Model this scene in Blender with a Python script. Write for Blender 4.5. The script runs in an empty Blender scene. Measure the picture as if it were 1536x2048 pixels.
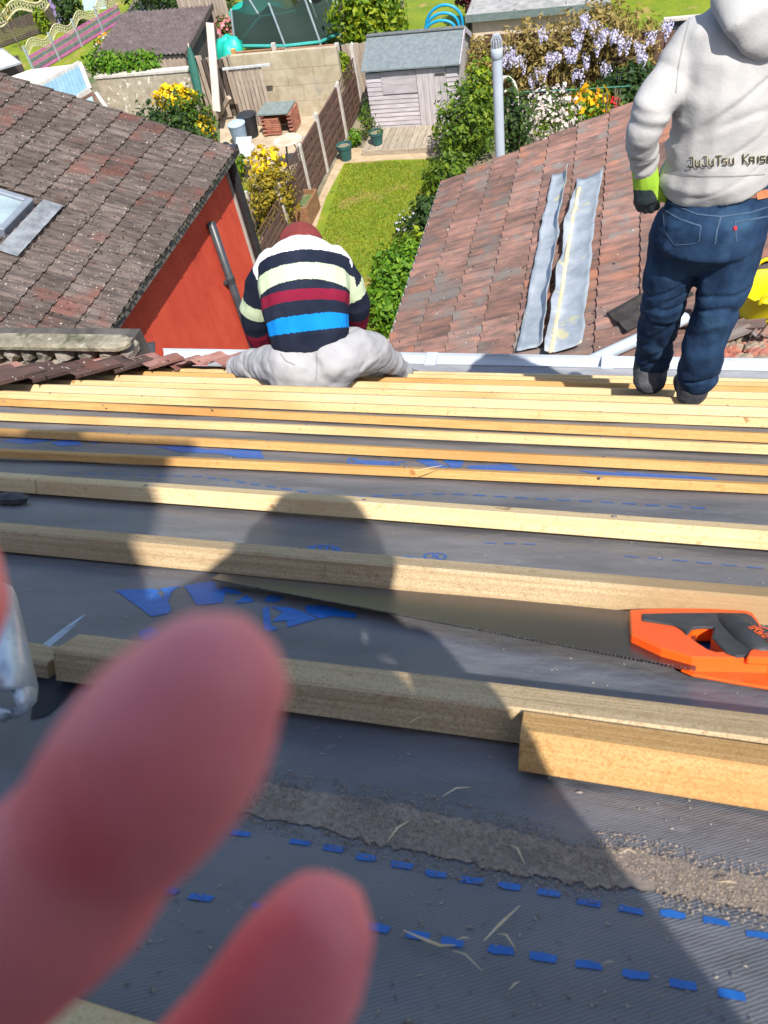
import bpy, bmesh, math, random
import numpy as np
from mathutils import Vector, noise
from mathutils.bvhtree import BVHTree

random.seed(7)
SC = bpy.context.scene
COL = SC.collection
rad = math.radians

# ------------------------------------------------------------------ camera
CAMP, F_PX, CX, CY = Vector((0, 0, 9.0)), 1540.0, 768.0, 1024.0
PITCH, ROLL, YAW = rad(48.48), rad(12.68), rad(21.8)
_az = Vector((-math.sin(YAW), math.cos(YAW), 0))
FW = _az * math.cos(PITCH) + Vector((0, 0, -math.sin(PITCH)))
_r0 = Vector((math.cos(YAW), math.sin(YAW), 0))
_u0 = _r0.cross(FW)
RT = _r0 * math.cos(ROLL) - _u0 * math.sin(ROLL)
UP = _u0 * math.cos(ROLL) + _r0 * math.sin(ROLL)
cam = bpy.data.cameras.new('camera')
cam.sensor_fit = 'HORIZONTAL'; cam.sensor_width = 36.0
cam.lens = 36.0 * F_PX / 1536.0
cam.clip_start = 0.01; cam.clip_end = 400
cam.dof.use_dof = True; cam.dof.focus_distance = 2.6; cam.dof.aperture_fstop = 21.0
camo = bpy.data.objects.new('camera', cam); COL.objects.link(camo)
from mathutils import Matrix
m = Matrix((RT, UP, -FW)).transposed().to_4x4(); m.translation = CAMP
camo.matrix_world = m
SC.camera = camo

# ------------------------------------------------------------------ sky and sun
SUN_EL, SUN_AZ = rad(54), rad(32)          # sun stands behind and to the right of the photographer
SUNV = Vector((math.cos(SUN_EL) * math.sin(SUN_AZ), -math.cos(SUN_EL) * math.cos(SUN_AZ), math.sin(SUN_EL)))
w = bpy.data.worlds.new('World'); SC.world = w; w.use_nodes = True
nt = w.node_tree
sky = nt.nodes.new('ShaderNodeTexSky'); sky.sky_type = 'NISHITA'; sky.sun_disc = False
sky.sun_elevation = SUN_EL; sky.sun_rotation = math.atan2(SUNV.x, SUNV.y)
sky.air_density = 1.0; sky.dust_density = 1.2
nt.links.new(sky.outputs[0], nt.nodes['Background'].inputs[0])
nt.nodes['Background'].inputs[1].default_value = 0.13
sl = bpy.data.lights.new('sun', 'SUN'); sl.energy = 4.6; sl.angle = rad(0.5); sl.color = (1.0, 0.94, 0.86)
so = bpy.data.objects.new('sun', sl); COL.objects.link(so)
so.rotation_euler = SUNV.to_track_quat('Z', 'Y').to_euler(); so.location = (8, -8, 20)
SC.view_settings.view_transform = 'Standard'; SC.view_settings.look = 'None'
SC.view_settings.exposure = 0.74; SC.view_settings.gamma = 1.0
SC.render.use_motion_blur = False

# ------------------------------------------------------------------ pixel rays cut with real planes
def ray(px, py): return FW + RT * ((px - CX) / F_PX) - UP * ((py - CY) / F_PX)
def at_z(px, py, z): r = ray(px, py); return CAMP + r * ((z - CAMP.z) / r.z)
def at_y(px, py, y): r = ray(px, py); return CAMP + r * (y / r.y)
def at_x(px, py, x): r = ray(px, py); return CAMP + r * (x / r.x)
def at_d(px, py, d): return CAMP + ray(px, py) * d
def at_plane(px, py, p0, n): r = ray(px, py); return CAMP + r * ((p0 - CAMP).dot(n) / r.dot(n))

# the main roof's own frame: x along the battens, u down the slope, k out of the plane
RS, RH = rad(35.3), 0.38
RD = Vector((0, math.cos(RS), -math.sin(RS))); RN = Vector((0, math.sin(RS), math.cos(RS)))
def rp(x, u, k=0.0): return CAMP + Vector((x, 0, 0)) + RD * u + RN * (k - RH)
def on_roof(px, py, k=0.0): return at_plane(px, py, rp(0, 0, k), RN)
def uv(px, py, k=0.0):
    p = on_roof(px, py, k); return p.x, (p - CAMP).dot(RD)

# ------------------------------------------------------------------ materials
def _n(t, kind, **kw):
    n = t.nodes.new(kind)
    for k, v in kw.items(): setattr(n, k, v)
    return n
def srgb(r, g, b):
    f = lambda c: (c / 255 / 12.92) if c / 255 <= .04045 else ((c / 255 + .055) / 1.055) ** 2.4
    return (f(r), f(g), f(b))
def mat(name, c1, c2=None, rough=.8, scale=8.0, stretch=(1, 1, 1), bump=0.0, bscale=60.0, bstretch=None, metal=0.0, spec=.4,
        rnd=0.0, spots=None, sss=0.0, coat=0.0, lo=.35, hi=.65, bdist=.01, detail=6):
    m = bpy.data.materials.new(name); m.use_nodes = True; t = m.node_tree
    b = t.nodes['Principled BSDF']
    b.inputs['Roughness'].default_value = rough; b.inputs['Metallic'].default_value = metal
    b.inputs['Specular IOR Level'].default_value = spec; b.inputs['Coat Weight'].default_value = coat
    tc = _n(t, 'ShaderNodeTexCoord'); vec = tc.outputs['Object']; oi = None
    if rnd:
        oi = _n(t, 'ShaderNodeObjectInfo'); ad = _n(t, 'ShaderNodeVectorMath', operation='ADD')
        t.links.new(vec, ad.inputs[0]); t.links.new(oi.outputs['Location'], ad.inputs[1]); vec = ad.outputs[0]
    def nz(sc, st, det=6):
        mp = _n(t, 'ShaderNodeMapping'); mp.inputs['Scale'].default_value = st; t.links.new(vec, mp.inputs[0])
        n = _n(t, 'ShaderNodeTexNoise'); n.inputs['Scale'].default_value = sc; n.inputs['Detail'].default_value = det
        n.inputs['Roughness'].default_value = .6
        t.links.new(mp.outputs[0], n.inputs['Vector']); return n.outputs['Fac']
    col = None
    if c2 is not None:
        r = _n(t, 'ShaderNodeValToRGB'); r.color_ramp.elements[0].position = lo; r.color_ramp.elements[1].position = hi
        r.color_ramp.elements[0].color = (*c1, 1); r.color_ramp.elements[1].color = (*c2, 1)
        t.links.new(nz(scale, stretch, detail), r.inputs[0]); col = r.outputs[0]
    for sp in (spots or []):                       # (colour, scale, threshold, softness)
        r = _n(t, 'ShaderNodeValToRGB'); r.color_ramp.elements[0].position = sp[2]; r.color_ramp.elements[1].position = sp[2] + sp[3]
        t.links.new(nz(sp[1], (1, 1, 1), 3), r.inputs[0])
        mx = _n(t, 'ShaderNodeMix', data_type='RGBA'); t.links.new(r.outputs[0], mx.inputs[0])
        if col is None: mx.inputs[6].default_value = (*c1, 1)
        else: t.links.new(col, mx.inputs[6])
        mx.inputs[7].default_value = (*sp[0], 1); col = mx.outputs[2]
    if rnd:
        hs = _n(t, 'ShaderNodeHueSaturation'); mr = _n(t, 'ShaderNodeMapRange')
        mr.inputs[3].default_value = 1 - rnd; mr.inputs[4].default_value = 1 + rnd
        t.links.new(oi.outputs['Random'], mr.inputs[0]); t.links.new(mr.outputs[0], hs.inputs['Value'])
        if col is None: hs.inputs['Color'].default_value = (*c1, 1)
        else: t.links.new(col, hs.inputs['Color'])
        col = hs.outputs[0]
    if col is None: b.inputs['Base Color'].default_value = (*c1, 1)
    else: t.links.new(col, b.inputs['Base Color'])
    if sss:
        b.inputs['Subsurface Weight'].default_value = sss; b.inputs['Subsurface Radius'].default_value = (.008, .003, .002)
        b.inputs['Subsurface Scale'].default_value = 1.0
    if bump:
        bp = _n(t, 'ShaderNodeBump'); bp.inputs['Strength'].default_value = bump; bp.inputs['Distance'].default_value = bdist
        t.links.new(nz(bscale, bstretch or (1, 1, 1), 4), bp.inputs['Height']); t.links.new(bp.outputs[0], b.inputs['Normal'])
    return m
def leafmat(name, cols, trans=.35):
    m = bpy.data.materials.new(name); m.use_nodes = True; t = m.node_tree
    t.nodes.remove(t.nodes['Principled BSDF']); out = t.nodes['Material Output']
    g = _n(t, 'ShaderNodeNewGeometry'); r = _n(t, 'ShaderNodeValToRGB')
    while len(r.color_ramp.elements) < len(cols): r.color_ramp.elements.new(.5)
    for i, c in enumerate(cols):
        r.color_ramp.elements[i].position = i / (len(cols) - 1); r.color_ramp.elements[i].color = (*c, 1)
    t.links.new(g.outputs['Random Per Island'], r.inputs[0])
    p = _n(t, 'ShaderNodeBsdfPrincipled'); p.inputs['Roughness'].default_value = .55; p.inputs['Specular IOR Level'].default_value = .3
    tr = _n(t, 'ShaderNodeBsdfTranslucent'); mx = _n(t, 'ShaderNodeMixShader'); mx.inputs[0].default_value = trans
    t.links.new(r.outputs[0], p.inputs['Base Color']); t.links.new(r.outputs[0], tr.inputs[0])
    t.links.new(p.outputs[0], mx.inputs[1]); t.links.new(tr.outputs[0], mx.inputs[2]); t.links.new(mx.outputs[0], out.inputs[0])
    return m

# ------------------------------------------------------------------ mesh builder
class MB:
    def __init__(s): s.v = []; s.f = []; s.m = []; s.mi = 0
    def add(s, vs, fs):
        o = len(s.v); s.v += [tuple(v) for v in vs]
        for f in fs: s.f.append(tuple(i + o for i in f)); s.m.append(s.mi)
        return s
    def box(s, c, sz, ax=None):
        ax = ax or (Vector((1, 0, 0)), Vector((0, 1, 0)), Vector((0, 0, 1)))
        c = Vector(c); vs = []
        for i in (-1, 1):
            for j in (-1, 1):
                for k in (-1, 1): vs.append(c + ax[0] * (i * sz[0] / 2) + ax[1] * (j * sz[1] / 2) + ax[2] * (k * sz[2] / 2))
        return s.add(vs, [(0, 1, 3, 2), (4, 6, 7, 5), (0, 4, 5, 1), (2, 3, 7, 6), (0, 2, 6, 4), (1, 5, 7, 3)])
    def beam(s, a, b, wd, th, upv=Vector((0, 0, 1))):
        a, b = Vector(a), Vector(b); d = (b - a); L = d.length; d /= L
        sd = d.cross(upv); sd = sd.normalized() if sd.length > 1e-6 else Vector((1, 0, 0))
        return s.box((a + b) / 2, (L, wd, th), (d, sd, sd.cross(d)))
    def prism(s, poly, dirv):
        n = len(poly); dirv = Vector(dirv)
        vs = [Vector(p) for p in poly] + [Vector(p) + dirv for p in poly]
        return s.add(vs, [tuple(range(n))[::-1], tuple(range(n, 2 * n))] + [(i, (i + 1) % n, (i + 1) % n + n, i + n) for i in range(n)])
    def tube(s, pts, rad_, n=10, side=None, cap=True, flat0=False):
        """pts: path; rad_: number or list of numbers / (ra, rb); ra along side"""
        pts = [Vector(p) for p in pts]; N = len(pts)
        if not isinstance(rad_, (list, tuple)): rad_ = [rad_] * N
        rad_ = [r if isinstance(r, (list, tuple)) else (r, r) for r in rad_]
        if cap:
            d0 = (pts[0] - pts[1]).normalized(); d1 = (pts[-1] - pts[-2]).normalized()
            P, Rr = [], []
            for q in ((.06, .03) if flat0 else (.92, .55)):
                e = (1 - q * q) ** .5; r = rad_[0]
                P.append(pts[0] + d0 * min(r) * q); Rr.append((r[0] * e, r[1] * e))
            P += pts; Rr += rad_
            for q in (.55, .92):
                e = (1 - q * q) ** .5; r = rad_[-1]
                P.append(pts[-1] + d1 * min(r) * q); Rr.append((r[0] * e, r[1] * e))
            pts, rad_, N = P, Rr, len(P)
        vs = []; prev = None
        for i in range(N):
            t = (pts[min(i + 1, N - 1)] - pts[max(i - 1, 0)]).normalized()
            sd = Vector(side) if side is not None else (prev if prev is not None else (Vector((0, 0, 1)) if abs(t.z) < .9 else Vector((1, 0, 0))))
            a = (sd - t * sd.dot(t)).normalized(); prev = a; b = t.cross(a)
            for j in range(n):
                q = 2 * math.pi * j / n
                vs.append(pts[i] + a * (rad_[i][0] * math.cos(q)) + b * (rad_[i][1] * math.sin(q)))
        fs = [(i * n + j, i * n + (j + 1) % n, (i + 1) * n + (j + 1) % n, (i + 1) * n + j) for i in range(N - 1) for j in range(n)]
        fs += [tuple(range(n))[::-1], tuple((N - 1) * n + j for j in range(n))]
        return s.add(vs, fs)
    def lathe(s, c, prof, n=20, ax=None):
        ax = ax or (Vector((1, 0, 0)), Vector((0, 1, 0)), Vector((0, 0, 1))); c = Vector(c); vs = []
        for r, z in prof:
            for j in range(n):
                q = 2 * math.pi * j / n; vs.append(c + ax[0] * (r * math.cos(q)) + ax[1] * (r * math.sin(q)) + ax[2] * z)
        N = len(prof)
        fs = [(i * n + j, i * n + (j + 1) % n, (i + 1) * n + (j + 1) % n, (i + 1) * n + j) for i in range(N - 1) for j in range(n)]
        return s.add(vs, fs)
    def sheet(s, grid):
        """grid[i][j] of points"""
        R_, C_ = len(grid), len(grid[0])
        return s.add([p for r in grid for p in r], [(i * C_ + j, i * C_ + j + 1, (i + 1) * C_ + j + 1, (i + 1) * C_ + j) for i in range(R_ - 1) for j in range(C_ - 1)])
    def mesh(s, name, mats, smooth=False, bevel=0):
        me = bpy.data.meshes.new(name); me.from_pydata(s.v, [], s.f); me.validate()
        for q in (mats if isinstance(mats, (list, tuple)) else [mats]): me.materials.append(q)
        if len(me.polygons) == len(s.m): me.polygons.foreach_set('material_index', s.m)
        bm = bmesh.new(); bm.from_mesh(me)
        bmesh.ops.recalc_face_normals(bm, faces=bm.faces[:])
        if bevel: bmesh.ops.bevel(bm, geom=[e for e in bm.edges if len(e.link_faces) == 2 and e.calc_face_angle(0) > .5], offset=bevel, segments=1, affect='EDGES')
        bm.to_mesh(me); bm.free()
        if smooth: me.shade_smooth()
        return me
    def build(s, name, mats, root=None, smooth=False, bevel=0):
        me = s.mesh(name, mats, smooth, bevel)
        return put(name, me, root)
def put(name, me, root=None):
    o = bpy.data.objects.new(name, me); COL.objects.link(o)
    if root is not None: o.parent = root; o.location = -world_loc(root)
    return o
def world_loc(o):
    p = o.location.copy()
    while o.parent: o = o.parent; p += o.location
    return p
def tag(o, label=None, cat=None, group=None, kind=None):
    for k, v in (('label', label), ('category', cat), ('group', group), ('kind', kind)):
        if v: o[k] = v
    return o
def thing(name, loc, label, cat, group=None):
    e = bpy.data.objects.new(name, None); COL.objects.link(e); e.location = loc; e.empty_display_size = .2
    return tag(e, label, cat, group)
def fuse(mb, voxel, smooth=4):
    """one continuous skin out of overlapping limbs"""
    me = mb.mesh('tmp', []); o = bpy.data.objects.new('tmp', me); COL.objects.link(o)
    r = o.modifiers.new('r', 'REMESH'); r.mode = 'VOXEL'; r.voxel_size = voxel
    s_ = o.modifiers.new('s', 'SMOOTH'); s_.factor = .5; s_.iterations = smooth
    dg = bpy.context.evaluated_depsgraph_get(); out = bpy.data.meshes.new_from_object(o.evaluated_get(dg))
    bpy.data.objects.remove(o); bpy.data.meshes.remove(me)
    return out
def displace(me, fn):
    co = [v.co.copy() for v in me.vertices]; no = [v.normal.copy() for v in me.vertices]
    for v, c, n in zip(me.vertices, co, no): v.co = c + n * fn(c, n)
    me.update()
def finish(me, name, mats, root, smooth=True):
    me.name = name; me.materials.clear()
    for q in (mats if isinstance(mats, (list, tuple)) else [mats]): me.materials.append(q)
    if smooth: me.shade_smooth()
    return put(name, me, root)
def fbm(p, sc): return noise.fractal(Vector(p) * sc, 1.0, 2.0, 3)
def seg_param(p, a, b):
    d = b - a; t = max(0, min(1, (p - a).dot(d) / d.length_squared)); return t, (p - (a + d * t)).length
# strokes for small lettering: glyphs on a 4 x 6 grid
GLY = {'J': [[(0, 1), (1, 0), (3, 0), (3, 6), (1, 6)]], 'u': [[(0, 4), (0, 1), (1, 0), (3, 0), (3, 4)]], 'T': [[(0, 6), (4, 6)], [(2, 6), (2, 0)]],
       's': [[(3, 4), (0, 4), (0, 2), (3, 2), (3, 0), (0, 0)]], 'K': [[(0, 0), (0, 6)], [(4, 6), (0, 3), (4, -1)]], 'A': [[(0, 0), (1, 4), (3, 4), (3, 0)], [(.5, 2), (3, 2)]],
       'a': [[(0, 0), (0, 4), (3, 4), (3, 0)], [(0, 2), (3, 2)]], 'I': [[(1, 0), (1, 6)]], 'i': [[(1, 0), (1, 4)]], 'e': [[(3, 0), (0, 0), (0, 4), (3, 4), (3, 2), (0, 2)]],
       'n': [[(0, 0), (0, 4), (3, 4), (3, 0)]], 'R': [[(0, 0), (0, 6), (3, 6), (3.5, 5), (3, 3.2), (0, 3.2)], [(1.5, 3.2), (4, 0)]],
       'W': [[(0, 6), (1, 0), (2, 4), (3, 0), (4, 6)]], 'N': [[(0, 0), (0, 6), (4, 0), (4, 6)]], 'C': [[(4, 5), (3, 6), (1, 6), (0, 5), (0, 1), (1, 0), (3, 0), (4, 1)]],
       'r': [[(0, 0), (0, 4)], [(0, 3), (1, 4), (3, 4)]], 'o': [[(0, 0), (0, 4), (3, 4), (3, 0), (0, 0)]], 'm': [[(0, 0), (0, 4), (4, 4), (4, 0)], [(2, 4), (2, 0)]], ' ': []}
def strokes(text, wid):
    """flat quads (2-D) for the text in glyph units"""
    out = []; x = 0
    for ch in text:
        for ln in GLY[ch]:
            for (a, b), (c, d) in zip(ln[:-1], ln[1:]):
                dx, dy = c - a, d - b; L = math.hypot(dx, dy); nx, ny = -dy / L * wid / 2, dx / L * wid / 2
                ex, ey = dx / L * wid / 2, dy / L * wid / 2
                k = max(1, int(L))
                for q in range(k):
                    t0, t1 = q / k, (q + 1) / k
                    ax_, ay_ = x + a + dx * t0 - (ex if q == 0 else 0), b + dy * t0 - (ey if q == 0 else 0)
                    bx_, by_ = x + a + dx * t1 + (ex if q == k - 1 else 0), b + dy * t1 + (ey if q == k - 1 else 0)
                    out.append([(ax_ - nx, ay_ - ny), (bx_ - nx, by_ - ny), (bx_ + nx, by_ + ny), (ax_ + nx, ay_ + ny)])
        x += 3 if ch in 'Ii' else 5
    return out, x
X, Yv, Z = Vector((1, 0, 0)), Vector((0, 1, 0)), Vector((0, 0, 1))
# ================================================================== MAIN ROOF (our house)
def mh(x, u):                                   # the underlay sags a little between the rafters
    return -.004 + .007 * noise.noise(Vector((x * 1.3, u * 2.6, 3))) + .003 * noise.noise(Vector((x * 5, u * 7, 9)))
house = thing('house', (0, 3.9, 0), 'house being reroofed, its near slope stripped to dark underlay and new battens', 'house')

def underlay_mat():
    m = bpy.data.materials.new('underlay'); m.use_nodes = True; t = m.node_tree; b = t.nodes['Principled BSDF']
    u = _n(t, 'ShaderNodeUVMap')
    def nz(sc, st, det=6):
        mp = _n(t, 'ShaderNodeMapping'); mp.inputs['Scale'].default_value = st; t.links.new(u.outputs[0], mp.inputs[0])
        n = _n(t, 'ShaderNodeTexNoise'); n.inputs['Scale'].default_value = sc; n.inputs['Detail'].default_value = det
        t.links.new(mp.outputs[0], n.inputs[0]); return n.outputs['Fac']
    wv = _n(t, 'ShaderNodeTexWave'); wv.bands_direction = 'DIAGONAL'; wv.inputs['Scale'].default_value = 165; wv.inputs['Distortion'].default_value = 2.0
    wv.inputs['Detail'].default_value = 1
    mp = _n(t, 'ShaderNodeMapping'); mp.inputs['Scale'].default_value = (-.8, 1.2, 1); t.links.new(u.outputs[0], mp.inputs[0]); t.links.new(mp.outputs[0], wv.inputs[0])
    r = _n(t, 'ShaderNodeValToRGB'); r.color_ramp.elements[0].position = .3; r.color_ramp.elements[1].position = .72
    r.color_ramp.elements[0].color = (.080, .086, .102, 1); r.color_ramp.elements[1].color = (.185, .186, .198, 1)
    t.links.new(nz(3.2, (1, 1.8, 1), 8), r.inputs[0])
    mx = _n(t, 'ShaderNodeMix', data_type='RGBA', blend_type='MULTIPLY'); mx.inputs[0].default_value = .42
    r2 = _n(t, 'ShaderNodeValToRGB'); r2.color_ramp.elements[0].color = (.42, .42, .44, 1); r2.color_ramp.elements[1].color = (1.45, 1.45, 1.45, 1)
    t.links.new(wv.outputs[0], r2.inputs[0]); t.links.new(r.outputs[0], mx.inputs[6]); t.links.new(r2.outputs[0], mx.inputs[7])
    sp = _n(t, 'ShaderNodeValToRGB'); sp.color_ramp.elements[0].position = .66; sp.color_ramp.elements[1].position = .8
    t.links.new(nz(26, (1, 1, 1), 5), sp.inputs[0])
    m2 = _n(t, 'ShaderNodeMix', data_type='RGBA'); t.links.new(sp.outputs[0], m2.inputs[0]); t.links.new(mx.outputs[2], m2.inputs[6]); m2.inputs[7].default_value = (.24, .22, .2, 1)
    t.links.new(m2.outputs[2], b.inputs['Base Color'])
    b.inputs['Roughness'].default_value = .5; b.inputs['Specular IOR Level'].default_value = .5
    bp = _n(t, 'ShaderNodeBump'); bp.inputs['Strength'].default_value = .25; bp.inputs['Distance'].default_value = .0012
    t.links.new(wv.outputs[0], bp.inputs['Height'])
    b2 = _n(t, 'ShaderNodeBump'); b2.inputs['Strength'].default_value = .5; b2.inputs['Distance'].default_value = .02
    t.links.new(nz(9, (1, 1.5, 1), 4), b2.inputs['Height']); t.links.new(bp.outputs[0], b2.inputs['Normal']); t.links.new(b2.outputs[0], b.inputs['Normal'])
    return m
M_under = underlay_mat()
M_blue = mat('blue_print', (.005, .095, .36), (.010, .13, .45), rough=.5, scale=60)
M_pale = mat('pale_print', (.22, .24, .27), rough=.6)
def wood(name, c1, c2, sc=1.0, rough=.75):
    return mat(name, c1, c2, rough=rough, scale=16 * sc, stretch=(.16, 9, 9), bump=.35, bscale=90, bstretch=(.06, 2.4, 2.4), bdist=.003, lo=.3, hi=.7,
               spots=[((c1[0] * .55, c1[1] * .42, c1[2] * .32), 8.5, .70, .02), ((c1[0] * .9, c1[1] * .8, c1[2] * .68), 1.7, .5, .2), ((c1[0] * .84, c1[1] * .78, c1[2] * .70), 420, .45, .25), ((c1[0] * .8, c1[1] * .72, c1[2] * .62), 70, .58, .2)])
M_w = [wood('pine_yellow', (.50, .335, .15), (.66, .49, .27)), wood('pine_orange', (.43, .235, .075), (.56, .345, .13)),
       wood('pine_pale', (.53, .39, .20), (.68, .54, .33)), wood('pine_treated', (.34, .245, .135), (.53, .41, .25))]

g = []
us = [-1.0 + i * .03 for i in range(int(5.36 / .03) + 1)]; xs = [-5.4 + j * .045 for j in range(int(8.6 / .045) + 1)]
g = [[rp(x, u, mh(x, u)) for x in xs] for u in us]
mb = MB(); mb.sheet(g); me = mb.mesh('roof_underlay', M_under, smooth=True)
uvl = me.uv_layers.new(name='UVMap')
for lp in me.loops:
    p = me.vertices[lp.vertex_index].co - CAMP; uvl.data[lp.index].uv = (p.x, p.dot(RD))
put('roof_underlay', me, house)

# flat print on the underlay: polygons in (x, u), laid 1.5 mm above it
def mhg(x, u):
    i = (u + 1.0) / .03; j = (x + 5.4) / .045; a, b = math.floor(i), math.floor(j); f, g_ = i - a, j - b
    H = lambda p, q: mh(-5.4 + q * .045, -1.0 + p * .03)
    return (H(a, b) * (1 - g_) + H(a, b + 1) * g_) * (1 - f) + (H(a + 1, b) * (1 - g_) + H(a + 1, b + 1) * g_) * f
def print_polys(name, polys, material, root=house, k=.0007, cuts=1):
    bm = bmesh.new()
    for pl in polys:
        vs = [bm.verts.new((x, u, 0)) for x, u in pl]
        try: bm.faces.new(vs)
        except ValueError: pass
    bmesh.ops.triangulate(bm, faces=bm.faces[:])
    if cuts: bmesh.ops.subdivide_edges(bm, edges=bm.edges[:], cuts=cuts, use_grid_fill=True)
    for v in bm.verts:
        x, u = v.co.x, v.co.y; v.co = rp(x, u, mhg(x, u) + k)
    bmesh.ops.recalc_face_normals(bm, faces=bm.faces[:])
    me = bpy.data.meshes.new(name); bm.to_mesh(me); bm.free(); me.materials.append(material)
    return put(name, me, root)
def dash(px, py, L, wd, ang=0.0):
    x, u = uv(px, py); c, s = math.cos(ang), math.sin(ang)
    pts = [(-L / 2, -wd / 2), (-L / 4, -wd / 2 * 1.12), (L / 2, -wd / 2 * .9), (L / 2 * 1.02, wd / 2), (0, wd / 2 * 1.1), (-L / 2 * .97, wd / 2 * .92)]
    pts = [(p[0] + random.uniform(-.001, .001), p[1] + random.uniform(-.0008, .0008)) for p in pts]
    return [(x + p * c - q * s, u + p * s + q * c) for p, q in pts]
def dash_run(pts, n, L, wd):
    """n dashes spread along a pixel polyline, evenly in the roof plane"""
    q = [uv(*p) for p in pts]; seg = [math.dist(a, b) for a, b in zip(q[:-1], q[1:])]; T = sum(seg); out = []
    for i in range(n):
        t = (i + .5) / n * T; k = 0
        while k < len(seg) - 1 and t > seg[k]: t -= seg[k]; k += 1
        a, b = q[k], q[k + 1]; f = t / seg[k]; x, u = a[0] + (b[0] - a[0]) * f, a[1] + (b[1] - a[1]) * f
        an = math.atan2(b[1] - a[1], b[0] - a[0]); c, s = math.cos(an), math.sin(an)
        out.append([(x + p * c - r * s, u + p * s + r * c) for p, r in ((-L / 2, -wd / 2), (L / 2, -wd / 2), (L / 2, wd / 2), (-L / 2, wd / 2))])
    return out
upper = [(415, 1641), (480, 1651), (601, 1669), (666, 1681), (732, 1699), (803, 1715), (873, 1733), (945, 1748), (1020, 1760), (1098, 1776), (1180, 1797), (1262, 1814), (1345, 1824), (1432, 1840), (1520, 1867)]
lower = [(190, 1735), (262, 1751), (333, 1768), (401, 1782), (525, 1801), (600, 1815), (680, 1828), (755, 1840), (835, 1856), (905, 1870), (1002, 1887), (1088, 1903), (1178, 1922), (1272, 1943), (1368, 1966), (1465, 1985)]
pl = [dash(x, y, .0155, .0058) for x, y in upper] + [dash(x, y, .0155, .0062) for x, y in lower]
pl += dash_run([(130, 943), (400, 950), (640, 985), (700, 990), (900, 985), (1100, 995), (1420, 1014)], 34, .026, .008)
pl += dash_run([(1240, 1105), (1536, 1128)], 6, .022, .005) + dash_run([(960, 1078), (1080, 1082)], 3, .02, .005)
for px, py in ((330, 925), (420, 930)): pl.append(dash(px, py, .03, .01))
for q_ in pl[:len(upper) + len(lower)]: print_polys('blue_dash', [q_], M_blue)
print_polys('faint_dash', pl[len(upper) + len(lower):], M_blue)['kind'] = 'stuff'
# big stencil lettering between the second and third courses
def pix(poly): return [uv(x, y) for x, y in poly]
big = [[(455, 160), (505, 152), (615, 150), (640, 160), (630, 168), (660, 192), (682, 215), (682, 235), (668, 248), (605, 258), (575, 236), (535, 208), (505, 188), (480, 168)],
       [(635, 150), (722, 140), (700, 152), (685, 165), (672, 200), (650, 190), (655, 165)], [(735, 140), (790, 130), (855, 125), (870, 150), (905, 160), (895, 185), (890, 205), (790, 215), (772, 192), (755, 165)],
       [(880, 140), (935, 150), (968, 165), (960, 172), (910, 168)], [(940, 205), (985, 175), (1020, 200), (950, 208)], [(1060, 185), (1085, 170), (1140, 180), (1110, 200), (1062, 200)],
       [(1050, 225), (1075, 220), (1085, 290), (1112, 305), (1080, 315), (1055, 310)], [(1080, 220), (1160, 222), (1215, 240), (1270, 265), (1150, 298), (1145, 275), (1190, 268), (1085, 278), (1130, 240)],
       [(1220, 215), (1290, 210), (1430, 245), (1420, 262), (1330, 255), (1280, 265), (1225, 240)], [(917, 115), (948, 110), (952, 117), (925, 121)], [(555, 318), (600, 300), (660, 330), (640, 380), (560, 345)]]
for p_ in big: print_polys('blue_letter', [pix([(x * .5, 1100 + y * .5) for x, y in p_])], M_blue)
# third course: printed roundel with bars, a registered mark and a swash
def ell(cx, cy, a, b, n=22): return [(cx + a * math.cos(2 * math.pi * i / n), cy + b * math.sin(2 * math.pi * i / n)) for i in range(n)]
def ring_polys(cx, cy, a, b, t):
    n = 24; o = [(cx + a * math.cos(2 * math.pi * i / n), cy + b * math.sin(2 * math.pi * i / n)) for i in range(n)]
    i_ = [(cx + a * t * math.cos(2 * math.pi * i / n), cy + b * t * math.sin(2 * math.pi * i / n)) for i in range(n)]
    return [[o[i], o[(i + 1) % n], i_[(i + 1) % n], i_[i]] for i in range(n)]
lg = [pix(p) for p in ring_polys(646, 1095, 36, 10.5, .72)]
lg += [pix([(x - 3, 1101), (x + 3, 1102), (x + 5, 1089), (x - 1, 1088)]) for x in (626, 639, 652, 665)]
lg += [pix(p) for p in ring_polys(870, 1108, 24, 8.5, .8)]
lg += [pix([(864, 1112), (867, 1112), (868, 1104), (865, 1104)]), pix([(868, 1104), (878, 1105), (876, 1109), (868, 1108)]), pix([(870, 1108), (874, 1108), (880, 1113), (876, 1113)])]
lg += [pix([(782, 1111), (815, 1108), (845, 1113), (853, 1120), (840, 1127), (800, 1124), (775, 1118)])]
def px_text(text, px, py, gx, gy, wid=.9, slope=.06):
    st, L = strokes(text, wid); return [pix([(px + x * gx, py - y * gy + x * gx * slope) for x, y in q]) for q in st]
lg += px_text('Cromar', 618, 1106, 3.4, 1.2, slope=.05)
lg += px_text('Cromar', 697, 923, 4.0, 1.6, wid=1.3, slope=.03)
print_polys('blue_emblem', lg, M_blue, cuts=0)['kind'] = 'stuff'
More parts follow.
